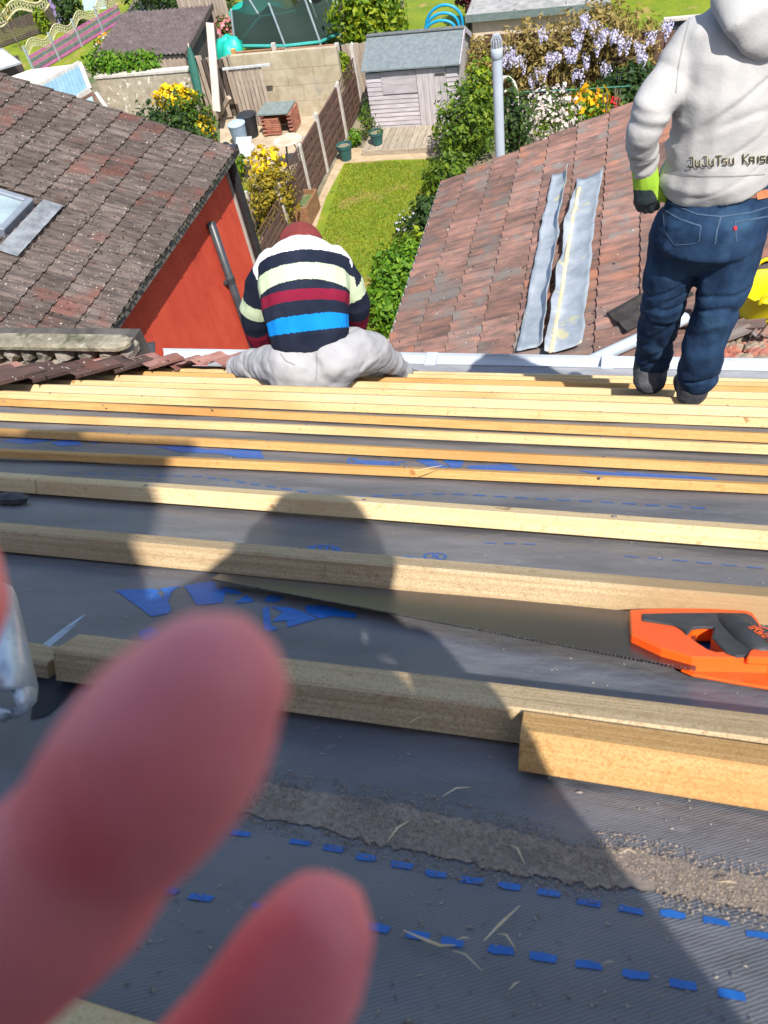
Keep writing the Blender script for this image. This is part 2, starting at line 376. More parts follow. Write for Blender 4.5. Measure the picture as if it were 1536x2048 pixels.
# far courses: the same print seen very flat
far = [[(830, 917), (860, 915), (900, 932), (870, 934)], [(885, 918), (930, 917), (922, 931), (905, 934)], [(935, 928), (1000, 927), (1044, 940), (985, 945), (940, 938)], [(1000, 925), (1020, 926), (1040, 936), (1024, 938)],
       [(1155, 937), (1250, 944), (1290, 953), (1215, 952)], [(1230, 940), (1420, 952), (1470, 966), (1330, 963)], [(1200, 951), (1260, 953), (1300, 960), (1240, 958)],
       [(395, 898), (520, 897), (528, 914), (480, 913)], [(310, 893), (380, 890), (440, 906), (360, 903)], [(700, 915), (760, 918), (790, 925), (735, 927)],
       [(0, 879), (60, 874), (120, 877), (50, 886)], [(100, 884), (150, 874), (165, 888), (120, 890)], [(160, 876), (200, 881), (190, 886)]]
for p_ in far: print_polys('blue_swash', [pix(p_)], M_blue)
# pale chalky scuffs
# lap of the upper sheet: a second thickness edge along the band of sawdust
lap = [(-300, 1372), (60, 1440), (250, 1510), (440, 1607), (600, 1640), (760, 1682), (1020, 1742), (1200, 1777), (1300, 1781), (1440, 1812), (1536, 1832), (1800, 1890)]

# ---- battens (each its own piece), placed by where their near foot touches the underlay
def batten(x0, u0, x1, u1, material, w_=.042, t_=.036, k0=.002, name='batten', root=house, sub=.18, wob=.0022, chamf=.003):
    mb = MB(); n = max(2, int(abs(x1 - x0) / sub)); rings = []
    sd = random.uniform(0, 99)
    for i in range(n + 1):
        f = i / n; x = x0 + (x1 - x0) * f; u = u0 + (u1 - u0) * f + wob * noise.noise(Vector((x * 1.1, sd, 0))); k = k0 + wob * noise.noise(Vector((x * .9, sd, 5)))
        c = chamf
        sec = [(0, 0), (w_, 0), (w_, t_ - c), (w_ - c, t_), (c, t_), (0, t_ - c)]
        rings.append([rp(x, u + a, k + b) for a, b in sec])
    vs = [p for r in rings for p in r]; fs = [(i * 6 + j, i * 6 + (j + 1) % 6, i * 6 + 6 + (j + 1) % 6, i * 6 + 6 + j) for i in range(n) for j in range(6)]
    fs += [tuple(range(6)), tuple(n * 6 + j for j in range(6))]
    mb.add(vs, fs); return mb.build(name, material, root)
def bat_px(a, b, material, x0=None, x1=None, **kw):
    (xa, ua), (xb, ub) = uv(*a), uv(*b)
    f = lambda x: ua + (ub - ua) * (x - xa) / (xb - xa)
    x0 = xa if x0 is None else x0; x1 = xb if x1 is None else x1
    return batten(x0, f(x0), x1, f(x1), material, **kw)
bat_px((112, 1364), (1035, 1490), M_w[3], x1=1.4, w_=.047, t_=.034)
bat_px((30, 1107), (1258, 1226), M_w[3], x0=-1.6, x1=1.6)
xj = uv(88, 985)[0]
bat_px((0, 984), (768, 1043), M_w[2], x0=-2.2, x1=xj - .001, t_=.031)
bat_px((0, 984), (768, 1043), M_w[2], x0=xj + .001, x1=1.7, t_=.031)
bat_px((0, 917), (768, 953), M_w[1], x0=-3, x1=2, w_=.030, t_=.019)
bat_px((0, 873), (768, 913), M_w[1], x0=-3.4, x1=2.2, w_=.030, t_=.022)
bat_px((0, 841), (768, 876), M_w[0], x0=-4, x1=2.4, w_=.032, t_=.024)
bat_px((0, 812), (768, 850), M_w[1], x0=-4.6, x1=2.5, w_=.034, t_=.026)
bat_px((0, 797), (768, 827), M_w[0], x0=-5, x1=2.6, w_=.036, t_=.030)
tileU = [uv(768, 876)[1], uv(768, 850)[1], uv(768, 827)[1]]
for i, y in enumerate((810, 796)):
    u = uv(768, y)[1]; tileU.append(u); batten(-5.2, u, 2.7, u - .01, M_w[(2, 0)[i]])
for i, u in enumerate((3.60, 3.86, 4.11, 4.30)):
    tileU.append(u); batten(-5.2, u, 2.9, u, M_w[(2, 1, 0, 2)[i]])
# short piece in the lower left corner and an end beside the tear
(xa_, ua_), (xb_, ub_) = uv(70, 1966, .038), uv(330, 2046, .038); sl_ = (ub_ - ua_) / (xb_ - xa_)
batten(xa_ - .12, ua_ - .050 - sl_ * .12, xb_ + .14, ub_ - .050 + sl_ * .14, M_w[2], w_=.05)
batten(uv(-120, 1318)[0], uv(-120, 1318)[1], uv(96, 1352)[0], uv(96, 1352)[1], M_w[3], k0=-.014, t_=.028)

# nail heads where the battens cross the rafters
M_nail = mat('nail_steel', (.12, .11, .10), (.3, .29, .28), rough=.5, metal=.6, scale=200); mb = MB()
for y_, t0 in ((1490, .0365), (1205, .0385), (1043, .0335), (953, .0215), (913, .0245), (876, .0265), (850, .0285), (827, .0325), (810, .0385), (796, .0385)):
    for x in [-4.9 + i * .45 for i in range(17)]:
        xx = x + random.uniform(-.012, .012); u_ = uv(768, y_)[1] + .016 + (xx - uv(768, y_)[0]) * .0 
        if y_ in (1490, 1205): u_ = None
        if u_: mb.lathe(rp(xx, u_, t0 - .001), [(0, .0035), (.0045, .003), (.0045, 0)], 7, (X, RD, RN))
mb.build('nail', M_nail, house)['kind'] = 'stuff'
# ---- eaves: fascia board, raised underlay apron, gutter
YE = 3.82
pe = at_y(768, 728, YE); GZ = pe.z                                    # lip of the gutter
M_upvc = mat('grey_white_plastic', (.37, .41, .46), (.44, .48, .53), rough=.35, scale=3)
u_e = 4.40
mb = MB(); rows = []
a0 = rp(0, u_e - .03, .002); a1 = Vector((0, YE - .07, GZ - .012)); a2 = Vector((0, YE + .01, GZ - .008))
for p in (a0, a1, a2): rows.append([Vector((x, p.y, p.z + .006 * noise.noise(Vector((x * 4, p.y, 0))))) for x in [-2.55 + i * .08 for i in range(75)]])
M_apron = mat('grey_apron', (.20, .205, .22), (.28, .285, .30), rough=.6, scale=9, stretch=(.5, 2, 1), bump=.3, bscale=30)
mb.sheet(rows); me = mb.mesh('eaves_apron', M_apron, smooth=True); put('eaves_apron', me, house)
mb = MB()
for i in range(34):
    x = -.9 + i * .09
    if .2 < noise.noise(Vector((x, 0, 0))) + .6:
        q = .55; c = a0 * (1 - q) + a1 * q; e = (a1 - a0).normalized() * .012
        c = Vector((x, c.y, c.z + .009)); mb.add([c - e - X * .02, c - e + X * .02, c + e + X * .02, c + e - X * .02], [(0, 1, 2, 3)])
mb.build('dash_print', mat('faded_print', (.13, .13, .2), rough=.6), house)['kind'] = 'stuff'
mb = MB(); mb.box((-.5, YE - .02, GZ - .14), (9, .022, .20)); mb.build('fascia', M_upvc, house)
mb = MB(); R_ = .056; sec = [(R_ * math.cos(a), R_ * math.sin(a)) for a in [math.pi + i * math.pi / 8 for i in range(9)]]
sec2 = [(x * .95, y * .95 + .001) for x, y in sec][::-1]
xg0 = at_y(306, 705, YE).x
pr = [Vector((xg0, YE + .012 + R_ + x, GZ + y)) for x, y in sec + sec2]
mb.prism(pr, (4.0 - xg0, 0, 0)); mb.build('gutter', M_upvc, house)
for x in (-1.0, .1, 1.4): mb = MB(); mb.box((x, YE + .012 + R_, GZ - .031), (.07, R_ * 2 + .012, .062)); mb.build('gutter_joint', M_upvc, house)
mb = MB(); mb.box((-.5, YE - .32, 2.85), (9, .28, 5.7)); mb.build('wall', mat('house_wall_render', (.45, .40, .34), (.52, .47, .4), scale=4, bump=.3), house)
mb = MB()                                                               # rafters under the underlay, hidden but there
for x in [-5 + i * .45 for i in range(18)]: mb.prism([rp(x, -3.0, -.03), rp(x, u_e - .05, -.03), rp(x, u_e - .05, -.13), rp(x, -3.0, -.13)], (.045, 0, 0))
o = mb.build('rafter', M_w[3], house); o['kind'] = 'stuff'
# upper part of the slope behind the photographer, and the unseen stack added to throw the long left shadow
mb = MB(); mb.sheet([[rp(x, u, -.008) for x in (-5.4, 3.2)] for u in (-3.0, -.98)]); mb.build('upper_underlay', M_apron, house)

# ---- interlocking concrete tile, two rolls, shared by all three roofs
def tile_mesh(name, W, L, mats, roll=.030, tail=.026):
    mb = MB(); n = 14; th = .016
    prof = lambda q: roll * max(0, math.sin(q * 2 * math.pi * 2 - .6)) ** .8 if math.sin(q * 2 * math.pi * 2 - .6) > 0 else 0
    top = [[Vector((i / n * W - W / 2, y, prof(i / n) + (tail * (1 - y / L)) + .012)) for i in range(n + 1)] for y in (-.045, L + .05)]
    mb.sheet(top)
    fr = top[0]; lo = [p - Vector((0, -.004, th + .006)) for p in fr]
    mb.sheet([lo, fr])
    for sgn, j in ((-1, 0), (1, n)):
        a, b = top[0][j], top[1][j]; mb.add([a, b, b - Z * th, a - Z * th], [(0, 1, 2, 3)])
    return mb.mesh(name, mats)
def tile_mat(name, c1, c2, c3, spk=.665, pit=.62, c4=None):
    m = mat(name, c1, c2, rough=.92, scale=9, stretch=(2.2, .35, 1), bump=.5, bscale=70, bdist=.006, rnd=.25, spec=.2,
            spots=[(c3, 1.1, .54, .14)] + ([(c4, .9, .60, .12), (c3, 2.3, .56, .1)] if c4 else []) + [ ((c1[0] * .35, c1[1] * .36, c1[2] * .36), 14, pit, .05), ((.50, .47, .41), 34, spk, .03), ((.36, .34, .28), 9, .71, .03)])
    return m
M_tileR = tile_mat('tile_red_brown', (.110, .078, .070), (.265, .145, .115), (.155, .138, .128), .70, .67, (.34, .145, .085))
M_tileL = tile_mat('tile_grey_brown', (.052, .041, .036), (.125, .100, .088), (.120, .058, .047))
M_tileM = tile_mat('tile_dark_red', (.075, .05, .045), (.15, .085, .07), (.22, .075, .05))
tmM = tile_mesh('roof_tile', .30, .29, M_tileM, .024)
tmM2 = tile_mesh('roof_tile', .30, .29, tile_mat('tile_pink_red', (.26, .115, .09), (.42, .22, .18), (.20, .13, .11)), .024)
# remaining old tiles at the left of our own slope: a staircase of courses
xr = [-2.75, -2.62, None]
edges = [(0, 795), (90, 780), (172, 769), (245, 757), (312, 748), (456, 742)]
cnt = 0
Mrot = Matrix((-X, -RD, RN)).transposed()
for i, (ex, ey) in enumerate(edges):
    u = tileU[2 + i] if 2 + i < len(tileU) else 4.3
    p = on_roof(ex, ey); k = 0
    # solve x from the pixel column at this course
    n_ = Vector((0, math.cos(RS), -math.sin(RS))); pp = at_plane(ex, ey, rp(0, u, 0), n_); x = pp.x
    while x > (-5.4 if i < 3 else at_y(250, 700, 3.2).x):
        o = put('roof_tile', tmM2 if (i >= 4 or random.random() < .16) else tmM, house); o.rotation_euler = Mrot.to_euler()
        o.rotation_euler.rotate_axis('Z', random.uniform(-.012, .012))
        lift = .03 if k == 0 else random.uniform(0, .006)
        o.location = rp(x - .15, u + .27 + random.uniform(-.004, .004), .030 + lift) - world_loc(house); x -= .30; k += 1; cnt += 1
    if i == len(edges) - 1:
        pass
# ================================================================== EXTENSION ROOFS
class Slope:
    """roof plane whose eave runs along Y at (x0, z0); sg = +1 rises to the right, -1 rises to the left"""
    def __init__(s, x0, z0, pitch, sg):
        a = rad(pitch); s.o = Vector((x0, 0, z0)); s.sg = sg
        s.d = Vector((sg * math.cos(a), 0, math.sin(a))); s.n = Vector((-sg * math.sin(a), 0, math.cos(a)))
    def pt(s, l, y, k=0): return s.o + s.d * l + Yv * y + s.n * k
    def px(s, px_, py_, k=0):
        p = at_plane(px_, py_, s.o + s.n * k, s.n); q = p - s.o; return q.dot(s.d), p.y
    def rot(s):                                   # tile axes: x along the eave, y up the slope, z out
        xx = s.d.cross(s.n); return Matrix((xx, s.d, s.n)).transposed().to_euler()
def roof_tiles(root, S, mesh, gauge, width, y0, y1, nl, skip=lambda l, y: False, jit=.004):
    n = 0; ny = int((y1 - y0) / width)
    for i in range(nl):
        for j in range(ny):
            l, y = i * gauge, y1 - (j + .5) * width
            if skip(l, y): continue
            o = put('roof_tile', mesh, root); o.rotation_euler = S.rot(); o.rotation_euler.rotate_axis('Z', random.uniform(-.009, .009))
            o.location = S.pt(l + random.uniform(-jit, jit), y, random.uniform(0, .004)) - world_loc(root); n += 1
    return n
GA = .405
# --- right: rear extension with red brown tiles
SR = Slope(-2.19, 3.60, 20.5, 1); YR = 10.66
ext = thing('house_extension', (-1.9, YR, 0), 'single storey rear extension with a low red brown tiled roof right of the passage', 'extension')
tmR = tile_mesh('roof_tile', .355, GA, M_tileR, .040, .036)
def skipR(l, y):
    p = S0.pt(l, y); return False
bare = lambda l, y: l > 3.05 and y < 6.3
nR = roof_tiles(ext, SR, tmR, GA, .355, 4.25, YR, 12, bare)
mb = MB(); mb.sheet([[SR.pt(l, y, -.03) for y in (4.1, YR - .03)] for l in (-.02, 5.2)]); mb.build('roof_deck', mat('roof_felt_dark', (.07, .062, .058), (.12, .10, .09), scale=6), ext)
M_brickw = mat('extension_wall', (.40, .30, .24), (.48, .38, .32), scale=5, bump=.3)
mb = MB(); mb.box((-1.98, (4.1 + YR) / 2 - .04, 1.76), (.2, YR - 4.2, 3.52)); mb.prism([Vector((-1.88, YR - .30, 0)), Vector((-1.88, YR - .30, 3.5)), SR.pt(5.0, YR - .30, -.1), Vector((2.5, YR - .30, 0))], (0, .2, 0))
mb.build('wall', M_brickw, ext)
M_oldpl = mat('weathered_plastic', (.30, .31, .32), (.46, .47, .48), rough=.55, scale=7, spots=[((.10, .10, .08), 9, .6, .1)])
mb = MB(); R_ = .055; sec = [(R_ * math.cos(a), R_ * math.sin(a)) for a in [math.pi + i * math.pi / 6 for i in range(7)]]; sec += [(x * .86, y * .86 + .002) for x, y in sec][::-1]
mb.prism([Vector((SR.o.x - .045 + x, 4.2, SR.o.z - .01 + y)) for x, y in sec], (0, YR - 4.16, 0)); mb.build('gutter', M_oldpl, ext)
mb = MB(); mb.lathe((SR.o.x - .045, YR - .1, SR.o.z - .5), [(.034, 0), (.034, .45)], 10); mb.build('gutter_outlet', M_oldpl, ext)
mb = MB()
for i in range(60):                                                       # moss and grit along the gutter
    y = random.uniform(5, YR); mb.box((SR.o.x - .045 + random.uniform(-.03, .03), y, SR.o.z - .015), (random.uniform(.02, .05), random.uniform(.03, .09), .02))
o = mb.build('gutter_debris', mat('gutter_grit', (.16, .13, .09), (.36, .33, .27), scale=20), ext); o['kind'] = 'stuff'
# lead strips lying on the tiles
M_lead = mat('old_lead', (.26, .30, .335), (.41, .45, .49), rough=.5, scale=5, metal=.25, bump=.4, bscale=9, bdist=.02, spots=[((.50, .47, .30), 3.0, .60, .06)])
M_mortar = mat('mortar_fillet', (.48, .40, .22), (.56, .52, .40), rough=.95, scale=10, bump=.5)
def lead_strip(name, ctr, wid, label, curl, seed, mort):
    loc = SR.pt(*SR.px(*ctr[0])); t = thing(name, loc, label, 'lead flashing', 'lead strips laid on the red brown roof')
    rows = []; mrow = []; N = 42
    for i in range(N):
        f = i / (N - 1) * (len(ctr) - 1); k = min(int(f), len(ctr) - 2); q = f - k
        l, y = (Vector(SR.px(*ctr[k])) * (1 - q) + Vector(SR.px(*ctr[k + 1])) * q)
        W_ = wid[0] + (wid[1] - wid[0]) * i / (N - 1); wv = .012 * noise.noise(Vector((y * 3, seed, 0)))
        row = []
        for j in range(9):
            c = j / 8; e = .092 + .026 * noise.noise(Vector((y * 2.5, c * 1.5, seed)))
            up = curl[0] * max(0, (.30 - c) / .30) ** 2 * (.6 + .8 * noise.noise(Vector((y * 2.2, seed, 4)))) + curl[1] * max(0, (c - .70) / .30) ** 2 * (.6 + .9 * noise.noise(Vector((y * 2.6, seed, 8))))
            row.append(SR.pt(l + (c - .5) * W_ + wv + .020 * noise.noise(Vector((y * 6, c * 3, seed))), y, e + max(0, up)))
        rows.append(row)
        if i > 2: mrow.append((l - W_ * (.5 - mort) + wv, y))
    mb = MB(); mb.sheet(rows); o = mb.build('lead_sheet', M_lead, t, smooth=True)
    s_ = o.modifiers.new('t', 'SOLIDIFY'); s_.thickness = .006
    if mort:
        mb = MB(); mb.tube([SR.pt(l, y, .115 + .01 * noise.noise(Vector((y * 9, 0, seed)))) for l, y in mrow], [(.026 + .010 * noise.noise(Vector((y * 6, 1, seed))), .018) for l, y in mrow], 7, side=SR.d)
        mb.build('mortar', M_mortar, t, smooth=True)
    return t
lead_strip('lead_flashing', [(1128, 358), (1108, 470), (1088, 600), (1068, 712)], (.22, .27), 'narrower crinkled lead strip on the red brown tiles, nearer the gutter', (.04, .15), 3, 0)
lead_strip('lead_flashing', [(1186, 366), (1168, 470), (1152, 600), (1136, 714)], (.30, .34), 'wider lead strip with a line of old mortar, on the red brown tiles', (.13, .05), 11, .14)
# soil pipe on the extension's far gable
YP = YR + .10
pt_, pb_ = at_y(997, 100, YP), at_y(1001, 330, YP)
M_greypl = mat('grey_plastic', (.36, .42, .48), (.44, .50, .56), rough=.4, scale=3)
sp = thing('soil_pipe', (pb_.x, YP, 0), 'pale grey vent pipe with slotted cage top, rising behind the red brown roof', 'vent pipe')
r_ = .066; tz = at_y(997, 92, YP).z
mb = MB(); mb.lathe((pb_.x, YP, 0), [(r_, 0), (r_, tz - .12)], 20); mb.build('pipe', M_greypl, sp, smooth=True)
mb = MB(); mb.lathe((pb_.x, YP, tz - .14), [(r_, 0), (r_ * 1.16, .01), (r_ * 1.16, .12), (r_, .13)], 20); mb.build('collar', M_greypl, sp, smooth=True)
mb = MB()
for i in range(12):
    q = i / 12 * 2 * math.pi; a = Vector((math.cos(q) * r_, math.sin(q) * r_, 0)); c = Vector((pb_.x, YP, tz - .02))
    mb.tube([c + a, c + a + Z * .09, c + a * .55 + Z * .15, c + Z * .165], .008, 5)
mb.lathe((pb_.x, YP, tz - .02), [(r_ * .8, 0), (r_ * .8, .10)], 12)
mb.build('cage', mat('cage_grey', (.30, .33, .36), rough=.5), sp)

# --- left: neighbour's extension, mossy tiles over a red rendered wall
SL = Slope(-6.15, 3.52, 20.5, -1); YL = 12.33
nx = thing('neighbour_extension', (-6.4, YL, 0), "neighbour's rear extension with mossy grey brown tiles over a bright red rendered side wall", 'extension')
tmL = tile_mesh('roof_tile', .362, GA, M_tileL)
sk = [SL.px(62, 415), SL.px(12, 480)]
l0 = min(s[0] for s in sk); yA, yB = max(s[1] for s in sk), min(s[1] for s in sk)
skip = lambda l, y: (l0 - .25 < l < l0 + 1.0 and yB - .15 < y < yA + .12)
nL = roof_tiles(nx, SL, tmL, GA, .362, 4.5, YL, 13, skip, jit=.008)
mb = MB(); mb.sheet([[SL.pt(l, y, -.03) for y in (4.4, YL - .03)] for l in (-.02, 5.6)]); mb.build('roof_deck', bpy.data.materials['roof_felt_dark'], nx)
M_red = mat('red_render', (.52, .055, .027), (.60, .078, .038), rough=.85, scale=3.5, stretch=(1, 1, .5), bump=.25, bscale=50, spots=[((.60, .16, .10), 22, .72, .04), ((.40, .04, .02), 1.6, .58, .2)])
xw = -6.40
mb = MB(); mb.box((xw - .1, (4.4 + YL - .12) / 2, 1.70), (.2, YL - .12 - 4.4, 3.40)); mb.build('wall', M_red, nx)
M_black = mat('black_plastic', (.018, .018, .02), (.03, .03, .034), rough=.35, scale=5)
M_moss = mat('mossy_edge', (.035, .032, .026), (.09, .085, .065), rough=.95, scale=16, bump=.6)
mb = MB(); mb.box((SL.o.x + .005, (4.4 + YL) / 2, SL.o.z - .075), (.025, YL - 4.4, .13)); mb.build('fascia', mat('grey_fascia', (.10, .09, .08), (.17, .155, .135), scale=12, stretch=(1, .2, 1)), nx)
mb = MB()
for i in range(150):
    y = 4.4 + (YL - 4.4) * (i + random.random()) / 150; mb.lathe((SL.o.x + .03 + random.uniform(-.02, .02), y, SL.o.z + random.uniform(-.03, .0)), [(0, -.02), (.035, 0), (.028, .022), (0, .03)], 6)
o = mb.build('moss', M_moss, nx); o['kind'] = 'stuff'
mb = MB(); mb.box((xw - .1, YL - .05, 1.72), (.24, .05, 3.36)); mb.build('corner_board', mat('corner_grey', (.34, .30, .27), (.44, .40, .36), scale=6), nx)
dp = at_x(455, 345, xw + .09); db = at_x(508, 525, xw + .09)
mb = MB(); mb.tube([(xw + .09, YL + .02, SL.o.z + .02), (xw + .09, YL + .02, SL.o.z - .2), (xw + .09, YL + .02, .1)], .085, 12); mb.build('downpipe', M_black, nx, smooth=True)
mb = MB(); mb.box((SL.o.x - .02, YL - .06, SL.o.z - .02), (.16, .2, .16)); mb.build('hopper', M_black, nx, bevel=.01)
a, b = at_x(428, 440, xw + .10), at_x(483, 640, xw + .10); ym = (a.y + b.y) / 2
M_dgrey = mat('dark_grey_plastic', (.030, .035, .042), (.048, .054, .062), rough=.38, scale=5)
mb = MB(); mb.lathe((xw + .09, ym, 0), [(.072, 0), (.072, a.z), (.06, a.z), (.06, a.z - .3)], 18); mb.build('drainpipe', M_dgrey, nx, smooth=True)
c = at_x(453, 575, xw + .10)
mb = MB(); mb.lathe((xw + .09, ym, c.z - .05), [(.072, 0), (.083, .005), (.083, .11), (.072, .115)], 18); mb.box((xw + .03, ym - .09, c.z), (.08, .07, .05)); mb.build('pipe_bracket', M_dgrey, nx)
# skylight
M_frame = mat('skylight_frame', (.20, .225, .26), (.27, .30, .34), rough=.4, scale=4, metal=.3)
M_glass = mat('skylight_glass', (.18, .24, .27), (.30, .38, .40), rough=.06, scale=2, spec=.8)
def slab(S, l0, l1, y0, y1, k0, k1):
    mb = MB(); c = S.pt((l0 + l1) / 2, (y0 + y1) / 2, (k0 + k1) / 2); mb.box(c, (l1 - l0, y1 - y0, k1 - k0), (S.d, Yv, S.n)); return mb
L1 = l0 + .98
mb = MB()
for q in ((l0, l0 + .09, yB, yA), (L1 - .09, L1, yB, yA), (l0 + .09, L1 - .09, yB, yB + .09), (l0 + .09, L1 - .09, yA - .09, yA)):
    c = SL.pt((q[0] + q[1]) / 2, (q[2] + q[3]) / 2, .09); mb.box(c, (q[1] - q[0], q[3] - q[2], .16), (SL.d, Yv, SL.n))
f = mb.build('skylight', M_frame, nx, bevel=.012)
o = slab(SL, l0 + .09, L1 - .09, yB + .09, yA - .09, .10, .12).build('pane', M_glass, f); o.location = (0, 0, 0)
rows = [[SL.pt(l0 - .36 + c * .30, yB - .35 + (yA - yB + .5) * i / 20, .092 + .012 * noise.noise(Vector((i * .5, c * 3, 1)))) for c in (0, .25, .5, .75, 1)] for i in range(21)]
mb = MB(); mb.sheet(rows); mb.build('lead_apron', mat('dull_lead', (.12, .13, .14), (.24, .26, .275), rough=.6, scale=6, bump=.4, bscale=12), nx, smooth=True)

# --- stone faced parapet with a rounded coping, at the left edge of our eaves
YS = 3.22
M_stone = mat('rough_stone', (.13, .115, .10), (.26, .235, .195), rough=.95, scale=7, bump=.9, bscale=16, bdist=.03, rnd=.2, spots=[((.06, .055, .05), 9, .62, .06)])
pw = thing('parapet_wall', (-3.6, YS, 0), 'rough stone parapet with a mossy rounded coping beside the mossy roof', 'wall')
mb = MB(); z0 = at_y(120, 775, YS).z; z1 = at_y(130, 688, YS).z; xl, xrr = at_y(-60, 700, YS).x, at_y(262, 690, YS).x
mb.box(((xl + xrr) / 2 - .01, YS + .10, (z1 + z0) / 2 - .01), (xrr - xl - .02, .14, z1 - z0)); mb.build('backing', mat('dark_mortar', (.05, .045, .04), (.10, .09, .08)), pw)
H_ = (z1 - z0) / 3; x = xl; r0 = 0
for row in range(3):
    x = xl - .05 * row
    while x < xrr - .04:
        wd = random.uniform(.085, .15); wd = min(wd, xrr - x); mb = MB()
        c = Vector((x + wd / 2, YS + .02, z1 - H_ * (row + .5)))
        n = 7; ring = []
        an = random.uniform(0, 6)
        out = [(math.cos(an + i / n * 6.283) * random.uniform(.80, 1.02), math.sin(an + i / n * 6.283) * random.uniform(.80, 1.02)) for i in range(n)]
        f0 = [c + Vector((p * wd * .53, .06, q * H_ * .55)) for p, q in out]; f1 = [c + Vector((p * wd * .50, -.035, q * H_ * .52)) for p, q in out]; f2 = [c + Vector((p * wd * .32, -.075 + random.uniform(-.02, .01), q * H_ * .34)) for p, q in out]
        vs = f0 + f1 + f2; fs = [(a_ * n + i, a_ * n + (i + 1) % n, a_ * n + n + (i + 1) % n, a_ * n + n + i) for a_ in (0, 1) for i in range(n)] + [tuple(2 * n + i for i in range(n))]
        mb.add(vs, fs); mb.build('stone', M_stone, pw); x += wd + .012
out = [(xl - .1, YS - .085)] + [(xrr - .07 + .09 * math.cos(a), YS - .02 + .065 * math.sin(a)) for a in [(-90 + i * 20) * math.pi / 180 for i in range(10)]] + [(xl - .1, YS + .045)]
mb = MB(); mb.prism([Vector((px_, py_, z1 + .005)) for px_, py_ in out], (0, 0, .045)); cme = mb.build('coping', mat('old_concrete', (.15, .135, .095), (.29, .265, .20), rough=.95, scale=11, bump=.9, bscale=35, bdist=.02, spots=[((.075, .08, .045), 9, .55, .1), ((.36, .35, .29), 22, .66, .05)]), pw, bevel=.012)
# bent dark scrap of underlay with a pale edge lying on the eave tiles
sc_ = thing('felt_scrap', at_y(240, 712, 4.1), 'curled scrap of dark roofing felt by the stone parapet', 'felt scrap')
rows = []
for i in range(14):
    f = i / 13; a = at_y(170 + 140 * f, 722 - 8 * f, 4.0); b = at_y(205 + 105 * f, 700 - 17 * f, 4.15 + .1 * f)
    rows.append([a * (1 - c) + b * c + Z * (.05 * math.sin(c * 3.1) * (1 - f)) for c in (0, .25, .5, .75, 1)])
mb = MB(); mb.sheet(rows); o = mb.build('felt', mat('black_felt', (.035, .036, .04), (.06, .06, .066), rough=.6), sc_, smooth=True); o.modifiers.new('t', 'SOLIDIFY').thickness = .006
mb = MB(); mb.sheet([[at_y(132 + 78 * f + dx, 719 - 18 * f + dy, 4.02 + .13 * f) for dx, dy in ((0, 0), (22, 3))] for f in (0, .33, .66, 1)]); o = mb.build('metal_edge', mat('pale_edge', (.45, .52, .56), rough=.5), sc_); o.modifiers.new('t', 'SOLIDIFY').thickness = .008
# ================================================================== GARDENS
def G(px, py, z=0.0): return at_z(px, py, z)
M_earth = mat('garden_earth', (.13, .11, .07), (.24, .21, .14), scale=1.4, bump=.4, bscale=12, spots=[((.07, .12, .03), .5, .50, .1)])
mb = MB(); mb.sheet([[Vector((x, y, -.012)) for x in (-90, -30, -12, 0, 12, 60)] for y in (-10, 4, 12, 24, 40, 120)]); o = mb.build('ground', M_earth); o['kind'] = 'structure'
def ground_patch(name, poly, material, z=.004):
    mb = MB(); mb.add([Vector((p[0], p[1], z)) for p in poly], [tuple(range(len(poly)))]); o = mb.build(name, material); o['kind'] = 'structure'; return o
def lawn_mat(name):
    return mat(name, (.085, .160, .006), (.215, .245, .012), rough=.9, scale=1.3, bump=.5, bscale=30, bdist=.03, lo=.3, hi=.7, spots=[((.30, .22, .07), .9, .55, .12), ((.06, .135, .01), 2.6, .60, .1)])
M_lawn = lawn_mat('lawn_grass')
xy = lambda px, py: (G(px, py).x, G(px, py).y)
ground_patch('lawn', [xy(*p) for p in ((688, 327), (770, 320), (866, 318), (905, 330), (930, 420), (900, 560), (860, 720), (560, 720), (600, 540), (632, 455), (652, 395))], M_lawn)
M_slab = mat('tan_paving', (.34, .25, .15), (.45, .35, .23), scale=4, bump=.3, bscale=30, rough=.9)
ground_patch('path', [xy(*p) for p in ((672, 322), (700, 296), (868, 298), (868, 318), (688, 327), (652, 395), (632, 455), (560, 720), (535, 700), (612, 450))], M_slab, .003)
M_patio = mat('patio_stone', (.33, .26, .175), (.46, .38, .27), scale=2.5, bump=.3, bscale=20, rough=.9, spots=[((.22, .18, .13), 1.5, .62, .1)])
ground_patch('patio', [xy(*p) for p in ((440, 318), (440, 215), (540, 190), (680, 240), (612, 310), (560, 360), (470, 362))], M_patio, .003)
ground_patch('neighbour_lawn', [xy(*p) for p in ((450, 362), (565, 360), (520, 480), (470, 600), (300, 600), (420, 400))], lawn_mat('neighbour_grass'), .004)
ground_patch('far_grass', [xy(*p) for p in ((-150, 190), (60, 165), (200, 118), (300, -60), (-200, -60))], lawn_mat('far_left_grass'), .003)
ground_patch('far_lawn', [xy(*p) for p in ((440, 110), (690, 95), (950, 70), (1400, 60), (1500, -160), (420, -160))], lawn_mat('far_grass'), .003)
